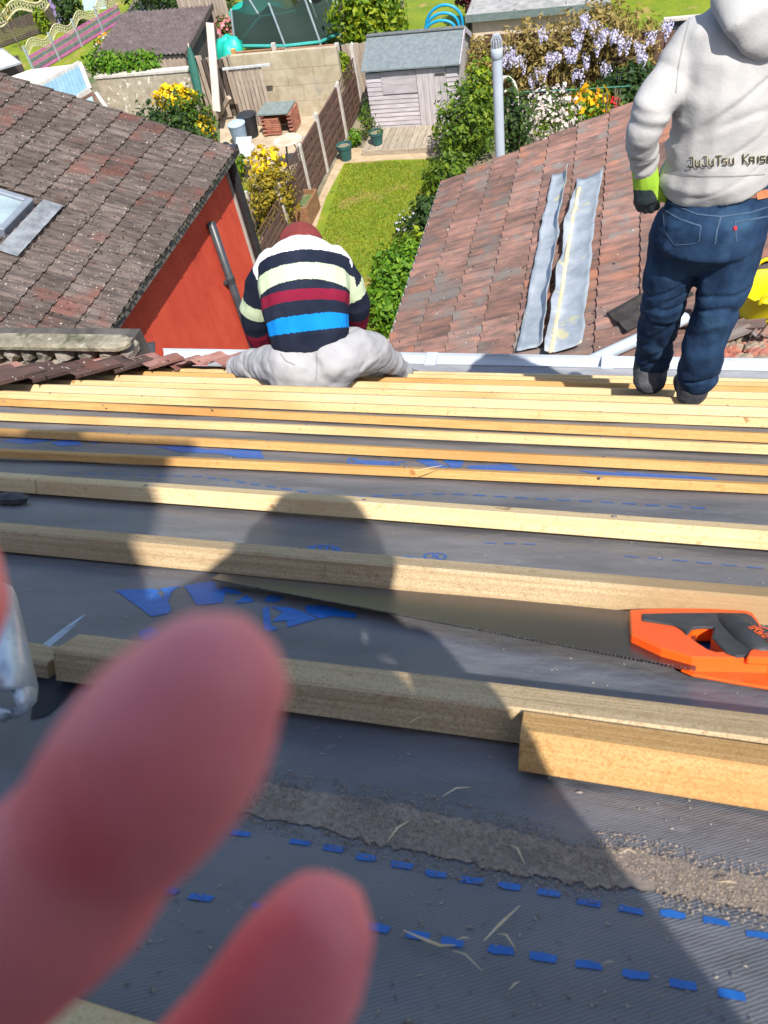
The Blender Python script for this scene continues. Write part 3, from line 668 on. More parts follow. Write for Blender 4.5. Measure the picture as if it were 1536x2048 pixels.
# grass blades on the lawn: uncountable
M_blade = leafmat('grass_blade', [(.07, .155, .005), (.15, .23, .008), (.26, .27, .015), (.36, .28, .07)], .3)
def blades(name, quad, n, h):
    mb = MB(); a, b, c, d = [Vector((*xy(*p), 0)) for p in quad]
    for _ in range(n):
        s, t = random.random(), random.random(); p = (a * (1 - s) + b * s) * (1 - t) + (d * (1 - s) + c * s) * t
        if noise.noise(p * .9) < -.46: continue
        q = random.uniform(0, 6.28); w_ = .012; e = Vector((math.cos(q) * w_, math.sin(q) * w_, 0)); tip = p + Vector((random.uniform(-.03, .03), random.uniform(-.03, .03), h * random.uniform(.5, 1.3)))
        mb.add([p - e, p + e, tip], [(0, 1, 2)])
    o = mb.build(name, M_blade); o['kind'] = 'stuff'; return o
blades('grass', ((690, 328), (880, 320), (880, 640), (590, 640)), 26000, .045)
blades('grass', ((455, 364), (560, 362), (520, 470), (470, 560)), 6000, .05)

# ---------- planting
def leaf_cloud(mb, c, R_, n, s, seed=0, shell=.55, lump=.35, flat=1.0, up=.3):
    rnd = random.Random(seed); c = Vector(c); i = 0
    while i < n:
        v = Vector((rnd.gauss(0, 1), rnd.gauss(0, 1), rnd.gauss(0, 1))).normalized()
        rr = shell + (1 - shell) * rnd.random() ** .6
        lm = 1 + lump * (noise.noise(v * 2.6 + Vector((seed, 0, 0))) + .5 * noise.noise(v * 6 + Vector((seed, 5, 0))))
        if noise.noise(v * 4.5 + Vector((seed * 1.7, 3, 1))) < -.26: i += 1; continue
        p = c + Vector((v.x * R_[0], v.y * R_[1], v.z * R_[2])) * rr * lm
        if p.z < .02: i += 1; continue
        nn = (v + Vector((rnd.gauss(0, .6), rnd.gauss(0, .6), rnd.gauss(0, .6) + up))).normalized()
        a = nn.orthogonal().normalized(); a = (a * math.cos(q := rnd.uniform(0, 6.28)) + nn.cross(a) * math.sin(q)); b = nn.cross(a)
        k = s * rnd.choice((.55, .7, .85, 1.0, 1.25, 1.7))
        mb.add([p - a * k, p - b * k * .55 * flat + nn * k * .15, p + a * k, p + b * k * .55 * flat + nn * k * .15], [(0, 1, 2, 3)]); i += 1
LEAF = {
    'bright': leafmat('leaf_bright', [(.04, .10, .006), (.11, .20, .008), (.23, .31, .012), (.34, .38, .02)]),
    'mid': leafmat('leaf_mid', [(.03, .075, .008), (.09, .165, .014), (.19, .26, .02)]),
    'dark': leafmat('leaf_dark', [(.012, .034, .008), (.03, .07, .014), (.07, .12, .02)]),
    'fresh': leafmat('leaf_fresh', [(.04, .12, .008), (.10, .23, .012), (.19, .33, .02)]),
    'gold': leafmat('leaf_gold', [(.13, .12, .01), (.28, .22, .015), (.42, .30, .03)]),
    'olive': leafmat('leaf_olive', [(.14, .115, .03), (.27, .205, .06), (.40, .30, .10)]),
}
PET = {'yellow': leafmat('petal_yellow', [(.70, .46, .008), (.85, .58, .012)], .25), 'lilac': leafmat('petal_lilac', [(.50, .46, .66), (.66, .63, .82), (.80, .77, .88)], .3),
       'white': leafmat('petal_white', [(.52, .44, .40), (.72, .66, .62)], .3), 'orange': leafmat('petal_orange', [(.80, .30, .008), (.85, .46, .01)], .25),
       'red': leafmat('petal_red', [(.55, .01, .012), (.70, .02, .02)], .2), 'pink': leafmat('petal_pink', [(.55, .16, .18), (.65, .30, .30)], .25)}
M_bark = mat('bark', (.09, .065, .045), (.20, .15, .11), scale=14, stretch=(1, 1, .3), bump=.5)
def shrub(name, loc, R_, label, leaf='mid', n=1400, s=.06, seed=1, cz=None, flowers=None, cat='shrub', group=None, stems=4, lump=.35):
    loc = Vector((loc[0], loc[1], 0)); t = thing(name, loc, label, cat, group); cz = R_[2] * .95 if cz is None else cz
    mb = MB(); leaf_cloud(mb, loc + Z * cz, R_, n, s, seed, lump=lump); leaf_cloud(mb, loc + Z * cz, [r * .62 for r in R_], n // 4, s * 1.2, seed + 1, shell=.2)
    mb.build('foliage', LEAF[leaf], t)
    mb = MB()
    for i in range(stems):
        q = i * 2.4 + seed; mb.tube([loc + Vector((math.cos(q) * .04, math.sin(q) * .04, 0)), loc + Vector((math.cos(q) * R_[0] * .2, math.sin(q) * R_[1] * .2, cz * .6)), loc + Vector((math.cos(q) * R_[0] * .5, math.sin(q) * R_[1] * .5, cz * 1.2))], [.03, .022, .010], 6)
    mb.build('stem', M_bark, t)
    for fl in (flowers or []):                     # (petal, n, size, centre offset, radii)
        mb = MB(); leaf_cloud(mb, loc + Vector(fl[3]), fl[4], fl[1], fl[2], seed + 9, shell=.6, lump=.3, flat=1.5)
        o = mb.build('flower', PET[fl[0]], t)
    return t
def P(px, py, y): return at_y(px, py, y)
# right hand hedge of our garden, from the passage to the shed
for i, (px, py, R_, lf, lb, sd) in enumerate((
    (935, 318, (.75, .8, .85), 'mid', 'dense mid green bush at the far end of the lawn, by the pale grey pipe', 3),
    (965, 285, (.55, .55, 1.02), 'bright', 'yellow green bush topping the hedge left of the pale grey pipe', 4),
    (900, 400, (.55, .6, .55), 'mid', 'rounded green bush between lawn and roof gutter', 5),
    (868, 470, (.5, .6, .45), 'dark', 'low dark green bush halfway along the lawn edge', 6),
    (806, 600, (.62, .75, .62), 'fresh', 'lush bright green bush at the near right end of the lawn', 7),
    (788, 655, (.50, .5, .5), 'fresh', 'fresh green leafy bush close above the eaves, right of the striped worker', 8),
    (838, 540, (.42, .5, .4), 'bright', 'light green bush beside the gutter, midway down the hedge', 10))):
    g_ = G(px, py); shrub('bush', g_, R_, lb, lf, 2600 if R_[0] > .6 else 1700, .055, sd, group='bushes along the right of the lawn')
g_ = G(820, 480); shrub('grey_plant', g_, (.32, .36, .30), 'greyish seed headed plant at the lawn edge', 'dark', 500, .03, 12, flowers=[('lilac', 90, .022, (0, 0, .42), (.34, .34, .22))])
# shed -------------------------------------------------------------------
YSH = 20.75
M_shed = mat('shed_paint_grey', (.33, .30, .315), (.46, .425, .445), rough=.85, scale=9, stretch=(.3, 1, 2), bump=.2, rnd=.08)
M_shed2 = mat('shed_door_grey', (.34, .31, .32), (.48, .45, .45), rough=.85, scale=7, stretch=(2, 1, .3), bump=.2, rnd=.06)
M_shedside = mat('shed_weathered', (.30, .28, .26), (.46, .43, .40), rough=.9, scale=8, stretch=(1, .3, 2), bump=.25)
M_felt = mat('green_grey_felt', (.115, .14, .15), (.165, .195, .205), rough=.9, scale=9, bump=.3, bscale=60)
M_darkgap = mat('shed_dark', (.05, .045, .04), rough=.9)
eL, eR = at_y(730, 137, YSH), at_y(918, 127, YSH); xL, xR = -6.14, -3.72; ze = (eL.z + eR.z) / 2
sh = thing('garden_shed', ((xL + xR) / 2, YSH, 0), 'pale grey timber shed with a grey green felt roof at the end of the lawn', 'shed')
DP = 1.75
mb = MB(); mb.box(((xL + xR) / 2, YSH + DP / 2 + .03, ze / 2 + .02), (xR - xL - .02, DP - .04, ze - .04)); mb.build('carcass', M_darkgap, sh)
rl, rr_ = at_y(740, 70, YSH + DP / 2).z, ze + .62
ridge = (YSH + DP * .52, at_y(836, 66, YSH + DP * .52).z)
mb = MB(); mb.prism([Vector((xR - .02, YSH + .03, ze - .05)), Vector((xR - .02, ridge[0], ridge[1] - .05)), Vector((xR - .02, YSH + DP, ze - .05))], (-(xR - xL) + .04, 0, 0)); mb.build('gable', M_darkgap, sh)
zb = .06; nb = 13; bh = (ze - .10 - zb) / nb
def board(x0, x1, zc, h, tilt=.012):
    mb = MB(); y = YSH; mb.prism([Vector((x0, y + .018, zc - h / 2)), Vector((x0, y - tilt, zc - h / 2)), Vector((x0, y + .004, zc + h / 2)), Vector((x0, y + .018, zc + h / 2))], (x1 - x0, 0, 0)); return mb.build('board', M_shed, sh)
xd0, xd1 = at_y(838, 200, YSH).x, at_y(895, 200, YSH).x
wz0, wz1 = at_y(790, 187, YSH).z, at_y(790, 142, YSH).z
wx0 = at_y(762, 160, YSH).x
for i in range(nb):
    zc = zb + bh * (i + .5)
    lo_, hi_ = zc - bh / 2, zc + bh / 2
    if lo_ > wz0 - .03: board(xL, wx0, zc, bh - .006)
    else: board(xL, xd0 - .01, zc, bh - .006)
    board(xd1 + .01, xR, zc, bh - .006)
mb = MB(); mb.box(((wx0 + xd0) / 2, YSH - .01, (wz0 + wz1) / 2), (xd0 - wx0 - .02, .03, wz1 - wz0)); mb.build('window_board', M_shed, sh)
nd = 5; d = thing('door', (xd0, YSH, 0), None, None); d.parent = sh; d.location = Vector((xd0, YSH, 0)) - world_loc(sh)
bpy.data.objects.remove(d)
mb = MB(); mb.box(((xd0 + xd1) / 2, YSH - .005, (zb + ze - .06) / 2), (xd1 - xd0, .03, ze - .06 - zb)); door = mb.build('door', M_shed2, sh)
for i in range(nd):
    w_ = (xd1 - xd0) / nd; mb = MB(); mb.box((xd0 + w_ * (i + .5), YSH - .026, (zb + ze - .08) / 2), (w_ - .008, .012, ze - .10 - zb)); o = mb.build('plank', M_shed2, door); o.location = (0, 0, 0)
for zz in (ze * .86, ze * .28):
    mb = MB(); mb.box((xd1 - .14, YSH - .042, zz), (.26, .014, .05)); o = mb.build('hinge', M_darkgap, door); o.location = (0, 0, 0)
mb = MB()
for sgn in (-1, 1):
    y0, y1 = (YSH - .14, ridge[0]) if sgn < 0 else (ridge[0], YSH + DP + .12)
    a0, a1 = (ze - .02, ridge[1]) if sgn < 0 else (ridge[1], ze - .02)
    mb.prism([Vector((xL - .06, y0, a0)), Vector((xL - .06, y1, a1)), Vector((xL - .06, y1, a1 + .035)), Vector((xL - .06, y0, a0 + .035))], (xR - xL + .14, 0, 0))
mb.build('roof', M_felt, sh)
mb = MB(); mb.beam((xL - .07, ridge[0], ridge[1] + .05), (xR + .09, ridge[0], ridge[1] + .05), .16, .022); mb.build('ridge_cap', mat('ridge_felt', (.09, .10, .10), (.15, .16, .16)), sh)
mb = MB(); mb.beam((xR + .085, YSH - .15, ze - .03), (xR + .085, ridge[0], ridge[1]), .025, .12); mb.beam((xR + .085, ridge[0], ridge[1]), (xR + .085, YSH + DP + .12, ze - .03), .025, .12); mb.build('bargeboard', M_shed, sh)
for i in range(9):
    y0 = YSH + .05 + i * DP / 9.5; mb = MB(); hz = min(1, (i + .5) / 4.6) if i < 5 else max(.3, 1 - (i - 4.5) / 4.8)
    mb.box((xR + .008, y0 + DP / 19, (ze + (ridge[1] - ze) * hz * .85) / 2), (.018, DP / 9.5 - .008, ze + (ridge[1] - ze) * hz * .85)); mb.build('board', M_shedside, sh)
# deck in front of the shed
M_deck = mat('deck_wood', (.24, .20, .15), (.36, .31, .235), rough=.9, scale=8, stretch=(2, .4, 1), bump=.25, rnd=.12)
M_step = mat('deck_edge', (.22, .18, .14), (.36, .30, .23), rough=.9, scale=8, stretch=(.3, 2, 2), bump=.25, rnd=.1)
dl, dr = G(724, 300, .14), G(868, 296, .14)
dk = thing('deck', ((dl.x + dr.x) / 2, dl.y, 0), 'low weathered timber deck along the front of the grey shed', 'deck')
x0 = dl.x; x1 = -3.55; n = 15
for i in range(n):
    w_ = (x1 - x0) / n; mb = MB(); mb.box((x0 + w_ * (i + .5), (dl.y + YSH) / 2 - .03, .13), (w_ - .012, YSH - dl.y - .06, .025)); mb.build('deck_board', M_deck, dk)
for a, b in ((x0, x0 + 1.25), (x0 + 1.26, x1)):
    mb = MB(); mb.box(((a + b) / 2, dl.y - .02, .07), (b - a, .05, .13)); mb.build('edge_board', M_step, dk)
# pots
def pot(px, py, r, h, label, c=(.02, .075, .075), plant=None):
    p = G(px, py); t = thing('plant_pot', p, label, 'plant pot'); M_ = mat('pot_green', c, tuple(v * 1.5 for v in c), rough=.5, scale=6)
    mb = MB(); mb.lathe(p, [(0, .01), (r * .68, .01), (r * .92, h * .8), (r, h * .8), (r * 1.02, h), (r * .9, h), (r * .86, h * .86)], 20); mb.build('pot', M_, t, smooth=False)
    mb = MB(); mb.lathe(p, [(r * .87, h * .86), (0, h * .9)], 16); mb.build('soil', M_earth, t)
    if plant:
        mb = MB(); leaf_cloud(mb, p + Z * (h + plant[1] * .4), (r, r, plant[1]), plant[2], .035, 5); mb.build('plant', LEAF[plant[0]], t)
    return t
pot(693, 319, .20, .40, 'dark green plant pot standing on the path at the corner of the lawn')
M_p2 = pot(757, 299, .19, .32, 'low dark green pot with sprouts on the grey deck', plant=('mid', .14, 60))
M_p2.location.z = .15
shrub('climber', P(735, 250, 20.3), (.22, .3, .55), 'wispy green climber between brown fence and shed', 'mid', 260, .04, 31, cat='plant')
shrub('weed', G(712, 292), (.20, .2, .22), 'green weed behind the dark green pot', 'fresh', 200, .05, 32, cat='plant')

# ---- boundary fence left of the lawn: dark brown panels between concrete posts
M_fence = mat('fence_brown', (.075, .040, .030), (.15, .085, .062), rough=.9, scale=6, stretch=(1, .3, 4), bump=.3)
M_conc = mat('concrete_post', (.40, .37, .33), (.54, .50, .45), rough=.95, scale=9, bump=.3)
fn = thing('boundary_fence', (-6.9, 16, 0), 'dark brown panel fence with concrete posts along the left of the lawn', 'fence')
posts = [(-6.93, 15.40), (-6.93, 17.15), (-6.92, 18.62), (-6.88, 20.55)]
tops = [at_y(540, 370, posts[0][1]).z, at_y(580, 291, posts[1][1]).z, at_y(630, 228, posts[2][1]).z, at_y(680, 166, posts[3][1]).z]
posts.append((-6.85, 22.3)); tops.append(1.7)
for (x, y), z in zip(posts, tops):
    mb = MB(); mb.box((x, y, z / 2), (.10, .11, z)); mb.prism([Vector((x - .05, y - .055, z)), Vector((x + .05, y - .055, z)), Vector((x, y - .055, z + .04))], (0, .11, 0)); mb.build('post', M_conc, fn)
def panel(a, b, h0, h1, trellis=0):
    (x0, y0), (x1, y1) = a, b; mb = MB(); y0 += .07; y1 -= .07; n = 11
    for i in range(n):
        zc = .06 + (h0 - .06) * (i + .5) / n
        mb.box(((x0 + x1) / 2 + .008 * (-1) ** i, (y0 + y1) / 2, zc), (.012, y1 - y0, (h0 - .06) / n + .02))
    for q in (.02, .35, .65, .98): mb.box(((x0 + x1) / 2 + .02, y0 + (y1 - y0) * q, h0 / 2 + .03), (.022, .035, h0 - .06))
    mb.box(((x0 + x1) / 2, (y0 + y1) / 2, h0 + .012), (.05, y1 - y0, .025))
    mb.build('panel', M_fence, fn)
    if trellis:
        mb = MB(); k = int((y1 - y0) / .13)
        for i in range(k + 1):
            y = y0 + (y1 - y0) * i / k; mb.box(((x0 + x1) / 2, y, h0 + .02 + trellis / 2), (.015, .022, trellis))
        for q in (.15, .5, .95): mb.box(((x0 + x1) / 2 + .012, (y0 + y1) / 2, h0 + .02 + trellis * q), (.012, y1 - y0, .022))
        mb.build('trellis', M_fence, fn)
hA = [1.05, 1.12, 1.12, 1.0]
panel(posts[0], posts[1], 1.0, 1.0, .35); panel(posts[1], posts[2], 1.28, 1.2); panel(posts[2], posts[3], 1.30, 1.3); panel(posts[3], posts[4], .95, .95, .42)
panel((-6.93, 13.3), posts[0], .78, .78, .30)
panel((-6.95, 11.2), (-6.93, 13.3), .78, .78, .30)
# broken trellis and yellow shrub by the near end of the fence, planter box
lowf = thing('low_fence', (*xy(505, 440), 0), 'low tan wattle fence beside the red wall corner', 'fence')
M_tan = mat('tan_wattle', (.34, .25, .13), (.50, .39, .22), scale=14, stretch=(1, 1, 5), bump=.4)
a, b = G(478, 535), G(545, 392); mb = MB()
for i in range(11): mb.beam(a + Z * (.04 + i * .075), b + Z * (.04 + i * .075 + .02 * math.sin(i)), .03, .066)
mb.build('wattle', M_tan, lowf)
for q in (0.02, .5, .98):
    mb = MB(); c = a.lerp(b, q); mb.box(c + Z * .48, (.07, .07, .96)); mb.build('post', M_conc, lowf)
shrub('yellow_shrub', G(566, 470), (.55, .6, .85), 'tall shrub with golden leaves and yellow flowers by the near fence', 'gold', 2300, .045, 21, cz=1.0, flowers=[('yellow', 260, .055, (-.02, .15, 1.62), (.42, .45, .38))], stems=9)
pl_ = thing('planter_box', G(610, 455), 'brown timber planter box at the near end of the fence', 'planter')
a = G(622, 455); M_plank = mat('planter_wood', (.20, .095, .045), (.30, .16, .08), scale=9, stretch=(1, .3, 3), bump=.3, rnd=.1)
for q, (sx, sy, dx, dy) in enumerate(((.9, .04, 0, -.42), (.9, .04, 0, .42), (.04, .80, -.43, 0), (.04, .80, .43, 0))):
    for r in range(3): mb = MB(); mb.box((a.x - .45 + dx, a.y + .45 + dy, .09 + r * .16), (sx, sy, .15)); mb.build('plank', M_plank, pl_)
mb = MB(); mb.box((a.x - .45, a.y + .45, .2), (.8, .78, .36)); mb.build('soil', M_earth, pl_)

# ---- neighbour's patio: block wall, gate, barbecue, table, bins
YW = 22.05
M_block = mat('block_render', (.33, .28, .185), (.46, .40, .29), rough=.95, scale=3.2, bump=.35, bscale=30, spots=[((.30, .27, .22), 1.6, .60, .1)])
bw = thing('garden_wall', (-8.8, YW, 0), 'tall beige block wall at the back of the patio behind the brick barbecue', 'wall')
x0, x1 = at_y(458, 110, YW).x, at_y(672, 95, YW).x; zt = at_y(560, 104, YW).z
nrow, ncol = 4, 4
for i in range(nrow):
    for j in range(ncol + 1):
        xa = max(x0, x0 + (x1 - x0) * (j - (.5 if i % 2 else 0)) / ncol); xb = min(x1, x0 + (x1 - x0) * (j + 1 - (.5 if i % 2 else 0)) / ncol)
        if xb - xa < .05: continue
        mb = MB(); mb.box(((xa + xb) / 2, YW + .08, zt * (i + .5) / nrow), (xb - xa - .008, .15 + random.uniform(0, .012), zt / nrow - .008)); mb.build('block', M_block, bw)
mb = MB(); mb.box(((x0 + x1) / 2, YW + .10, zt / 2 - .01), (x1 - x0 - .02, .10, zt - .03)); mb.build('mortar', mat('pale_mortar', (.36, .32, .25), (.44, .40, .32), scale=9), bw)
pg = at_y(500, 200, 21.6)
gate = thing('timber_gate', (-9.9, 21.5, 0), 'weathered vertical board gate leaning before the beige block wall', 'gate')
M_grey_w = mat('weathered_wood', (.27, .21, .16), (.44, .36, .29), rough=.9, scale=8, stretch=(3, 3, .3), bump=.3, rnd=.15)
a, b = at_y(463, 150, 21.6), at_y(520, 140, 21.6); ht = at_y(495, 135, 21.6).z
for i in range(8):
    x = a.x + (b.x - a.x) * i / 7; mb = MB(); mb.box((x, 21.6, ht / 2 + random.uniform(-.03, .03)), (.10, .03, ht)); mb.build('board', M_grey_w, gate)
mb = MB(); mb.box(((a.x + b.x) / 2, 21.64, ht * .75), (b.x - a.x + .1, .03, .09)); mb.box(((a.x + b.x) / 2, 21.64, ht * .25), (b.x - a.x + .1, .03, .09)); mb.build('rail', M_grey_w, gate)
mb = MB(); mb.beam((a.x - .2, 21.57, ht + .02), (b.x + .35, 21.57, ht + .04), .06, .05); mb.build('top_rail', mat('pale_rail', (.40, .42, .42), (.5, .52, .52)), gate)
# brick barbecue
q0 = G(533, 272); bx = q0.x + .42; by = q0.y + .3
bb = thing('brick_barbecue', (bx, by, 0), 'brick barbecue with a grey green slab top on the patio', 'barbecue')
M_br = [mat('brick_red', (.30, .11, .07), (.42, .19, .12), rough=.95, scale=14, bump=.3), mat('brick_dark', (.22, .075, .055), (.32, .13, .09), rough=.95, scale=14, bump=.3), mat('mortar_grey', (.36, .31, .25), rough=.95)]
mb = MB(); hb = at_y(540, 222, by).z
for i in range(11):
    for wall in range(2):
        xw_ = bx + (-.40 if wall == 0 else .40)
        for j in range(3):
            mb.mi = random.choice((0, 0, 1)); off = .11 if i % 2 else 0
            mb.box((xw_, by - .28 + j * .225 + off * .5, .04 + hb * (i + .5) / 11), (.11, .21, hb / 11 - .014))
    for j in range(4): mb.mi = random.choice((0, 0, 1)); mb.box((bx - .33 + j * .22, by + .36, .04 + hb * (i + .5) / 11), (.21, .10, hb / 11 - .014))
    if i < 9:
        for j in range(2): mb.mi = random.choice((0, 1)); mb.box((bx - .26 + j * .22, by - .30, .04 + hb * (i + .5) / 11), (.21, .10, hb / 11 - .014))
mb.mi = 2
for xw_ in (-.40, .40): mb.box((bx + xw_, by - .02, hb / 2), (.09, .62, hb - .02))
o = mb.build('brickwork', M_br, bb); o['kind'] = 'stuff'
mb = MB(); mb.box((bx - .05, by - .02, hb + .07), (.92, .78, .06)); mb.build('slab', mat('slab_green_grey', (.13, .17, .165), (.20, .24, .23), scale=8, bump=.3), bb, bevel=.01)
# round table
tc_ = at_z(575, 279, .72); tb = thing('round_table', (tc_.x, tc_.y, 0), 'round pale patio table with thin legs', 'table')
mb = MB(); mb.lathe((tc_.x, tc_.y, .70), [(0, .03), (.36, .03), (.38, .015), (.36, 0), (0, 0)], 24); mb.build('tabletop', mat('table_top', (.46, .33, .22), (.62, .54, .46), scale=3, rough=.6), tb)
for i in range(3):
    q = i * 2.09 + .4; mb = MB(); mb.tube([(tc_.x + .1 * math.cos(q), tc_.y + .1 * math.sin(q), .70), (tc_.x + .30 * math.cos(q), tc_.y + .30 * math.sin(q), 0)], .016, 6); mb.build('leg', M_darkgap, tb)
def stool(px, py, label):
    c = at_z(px, py, .42); t = thing('stool', (c.x, c.y, 0), label, 'stool', 'stools beside the round table')
    mb = MB(); mb.lathe((c.x, c.y, .40), [(0, .03), (.15, .03), (.16, .01), (0, 0)], 16); mb.build('seat', M_grey_w, t)
    for i in range(3):
        q = i * 2.09; mb = MB(); mb.tube([(c.x + .09 * math.cos(q), c.y + .09 * math.sin(q), .40), (c.x + .13 * math.cos(q), c.y + .13 * math.sin(q), 0)], .012, 5); mb.build('leg', M_darkgap, t)
stool(600, 278, 'small round stool just right of the patio table')
def bin_(px, py, r, h, col, label, lidc):
    p = G(px, py); t = thing('dustbin', p, label, 'bin'); M_ = mat('bin_' + label[:4], col, tuple(c * 1.4 for c in col), rough=.5, scale=4)
    mb = MB(); mb.lathe(p, [(0, 0), (r * .8, 0), (r, h * .9), (r * 1.05, h * .9), (r * 1.05, h * .95)], 20); mb.build('body', M_, t)
    mb = MB(); mb.lathe(p, [(r * 1.07, h * .93), (r * 1.07, h * .97), (r * .6, h * 1.05), (0, h * 1.07)], 20); mb.build('lid', mat('lid_' + label[:4], lidc, tuple(c * 1.3 for c in lidc), rough=.5), t)
bin_(484, 290, .24, .62, (.16, .22, .28), 'pale blue dustbin standing before the black one', (.30, .40, .48))
bin_(503, 272, .27, .62, (.015, .017, .02), 'black dustbin behind the pale blue one', (.02, .024, .03))
# clutter near the neighbour's gutter corner
cl = thing('grey_planter', G(480, 350), 'dark trough of green plants behind the black downpipe', 'planter')
p = G(485, 350); mb = MB(); mb.box(p + Z * .15, (.5, .32, .3)); mb.build('trough', M_dgrey, cl, bevel=.02)
mb = MB(); leaf_cloud(mb, p + Z * .38, (.28, .2, .18), 200, .05, 44); mb.build('plant', LEAF['mid'], cl)
lr = thing('leaning_board', G(462, 335), 'grey board leaning among garden clutter behind the mossy roof corner', 'board')
p = G(470, 335); mb = MB(); mb.prism([p, p + X * .45, p + Vector((.55, .35, .62)), p + Vector((.10, .35, .62))], (0, .03, .015)); mb.build('board', mat('grey_board', (.34, .36, .36), (.46, .48, .48), rough=.7), lr)
tp = thing('terracotta_pot', G(489, 308), 'small terracotta pot in the patio clutter', 'plant pot'); p = G(489, 312)
mb = MB(); mb.lathe(p, [(0, 0), (.07, 0), (.11, .2), (.12, .2), (.12, .25), (.1, .25), (.09, .2)], 14); mb.build('pot', mat('terracotta', (.48, .12, .05), (.56, .18, .08)), tp)
bg = thing('white_bag', G(497, 300), 'crumpled white bag on the patio by the pale blue bin', 'bag'); p = G(498, 303)
mb = MB(); mb.lathe(p, [(0, 0), (.16, .02), (.19, .12), (.12, .22), (.03, .26)], 12); me = mb.mesh('bag', mat('white_plastic_bag', (.70, .70, .72), rough=.5), smooth=True); displace(me, lambda c, n: .03 * noise.noise(c * 14)); put('bag', me, bg)
rp_ = thing('timber_log', G(450, 205), 'old brown timber baulk slanting beside the tall white post', 'timber'); a, b = G(436, 240), at_z(458, 195, .75)
mb = MB(); mb.beam(a + Z * .05, b, .11, .11); mb.build('baulk', M_grey_w, rp_)
wp = thing('white_post', (at_y(434, 215, 21.3)), 'tall whitish plank standing upright between parasol and gate', 'post')
a, b = at_y(434, 222, 21.2), at_y(420, 46, 21.5); mb = MB(); mb.beam(a, b, .21, .05, upv=Yv); mb.build('plank', mat('white_wood', (.56, .47, .40), (.72, .64, .57), scale=6, stretch=(2, 2, .3), rough=.8), wp)
pr_ = thing('parasol', (*G(397, 190).xy, 0), 'closed dark green garden parasol by the old rendered wall', 'parasol')
a, b = at_y(399, 188, 21.0), at_y(377, 92, 21.6); mb = MB(); ax = (b - a).normalized()
mb.tube([a + (b - a) * q for q in (0.02, .15, .5, .8, .98)], [.10, .11, .12, .09, .03], 10); me = mb.mesh('canopy', mat('parasol_green', (.012, .075, .055), (.02, .11, .08), rough=.8, scale=9, stretch=(3, 3, .5)), smooth=True)
displace(me, lambda c, n: .02 * math.sin(math.atan2(n.y, n.x) * 7)); put('canopy', me, pr_)
mb = MB(); mb.tube([Vector((a.x, a.y, 0)), a, b + ax * .06], .02, 6); mb.build('pole', M_grey_w, pr_)
# old rendered wall and hedge
YO = 21.2
rw = thing('rendered_wall', (-13, YO, 0), 'old grey rendered wall with flaking pale patches, behind the mossy roof', 'wall')
M_old = mat('flaking_render', (.27, .23, .17), (.40, .35, .27), rough=.95, scale=5, bump=.5, bscale=14, spots=[((.62, .58, .50), 5.5, .60, .05), ((.18, .15, .11), 2, .62, .1)])
x0, x1 = at_y(190, 155, YO).x, at_y(376, 148, YO).x; zt = at_y(285, 150, YO).z
mb = MB(); mb.box(((x0 + x1) / 2, YO + .1, zt / 2), (x1 - x0, .2, zt)); mb.build('render', M_old, rw)
mb = MB(); mb.box(((x0 + x1) / 2, YO + .1, zt + .03), (x1 - x0 + .06, .26, .06)); mb.build('coping', M_conc, rw)
for k, (px, w_, lb) in enumerate(((203, .5, 'left bushy climber on top of the old rendered wall'), (235, .55, 'middle clump of climber on the old rendered wall'), (290, .55, 'right tuft of climber over the old rendered wall'))):
    c = at_y(px, 128, YO + .4); shrub('climber', c, (w_, .35, .36), lb, 'fresh', 650, .06, 50 + k, cz=c.z, cat='climber', group='climbers along the old rendered wall')
# yellow flowered dark shrub by the mossy roof
shrub('broom_shrub', P(345, 290, 18.6), (1.25, .8, 1.0), 'big dark green shrub beyond the mossy roof corner', 'dark', 4200, .055, 61, cz=1.0)
shrub('yellow_broom', P(392, 285, 19.0), (.62, .6, 1.0), 'green shrub topped with bright yellow flowers beyond the mossy roof', 'mid', 2300, .055, 62, cz=1.15,
      flowers=[('yellow', 420, .07, (-.25, .1, 1.85), (.55, .4, .36)), ('yellow', 160, .06, (.45, -.1, 1.1), (.22, .3, .42))])
shrub('yellow_broom', P(452, 292, 18.2), (.30, .3, .42), 'small yellow green shrub between roof corner and pale blue bin', 'bright', 500, .05, 63, flowers=[('yellow', 70, .05, (-.1, -.1, .4), (.2, .2, .3))])
# outbuilding with white wall and pale blue corrugated door
ob = thing('outbuilding', (*xy(90, 215), 0), 'low white outbuilding with pale blue corrugated sheets, over the mossy roof', 'outbuilding')
M_white = mat('white_render', (.42, .40, .35), (.54, .52, .47), rough=.9, scale=4, bump=.2, spots=[((.45, .40, .32), 2, .63, .1)])
M_bluec = mat('blue_sheet', (.16, .28, .36), (.22, .35, .43), rough=.5, scale=3)
def quad_wall(name, pts, th, material, root, n=None):
    mb = MB(); nn = (Vector(pts[1]) - Vector(pts[0])).cross(Vector(pts[3]) - Vector(pts[0])).normalized()
    if nn.dot(CAMP - Vector(pts[0])) > 0: nn = -nn
    mb.prism([Vector(p) for p in pts], nn * th); return mb.build(name, material, root)
A = at_y(8, 155, 20.2); B = at_y(82, 140, 20.2)
quad_wall('white_wall', [at_y(8, 158, 20.2), at_y(60, 139, 20.6), at_y(150, 128, 21.0), at_y(88, 230, 19.6), at_y(28, 200, 20.0)], .15, M_white, ob)
c4 = [at_y(78, 172, 19.9), at_y(160, 126, 20.8), at_y(180, 178, 20.4), at_y(98, 232, 19.4)]
rows = []
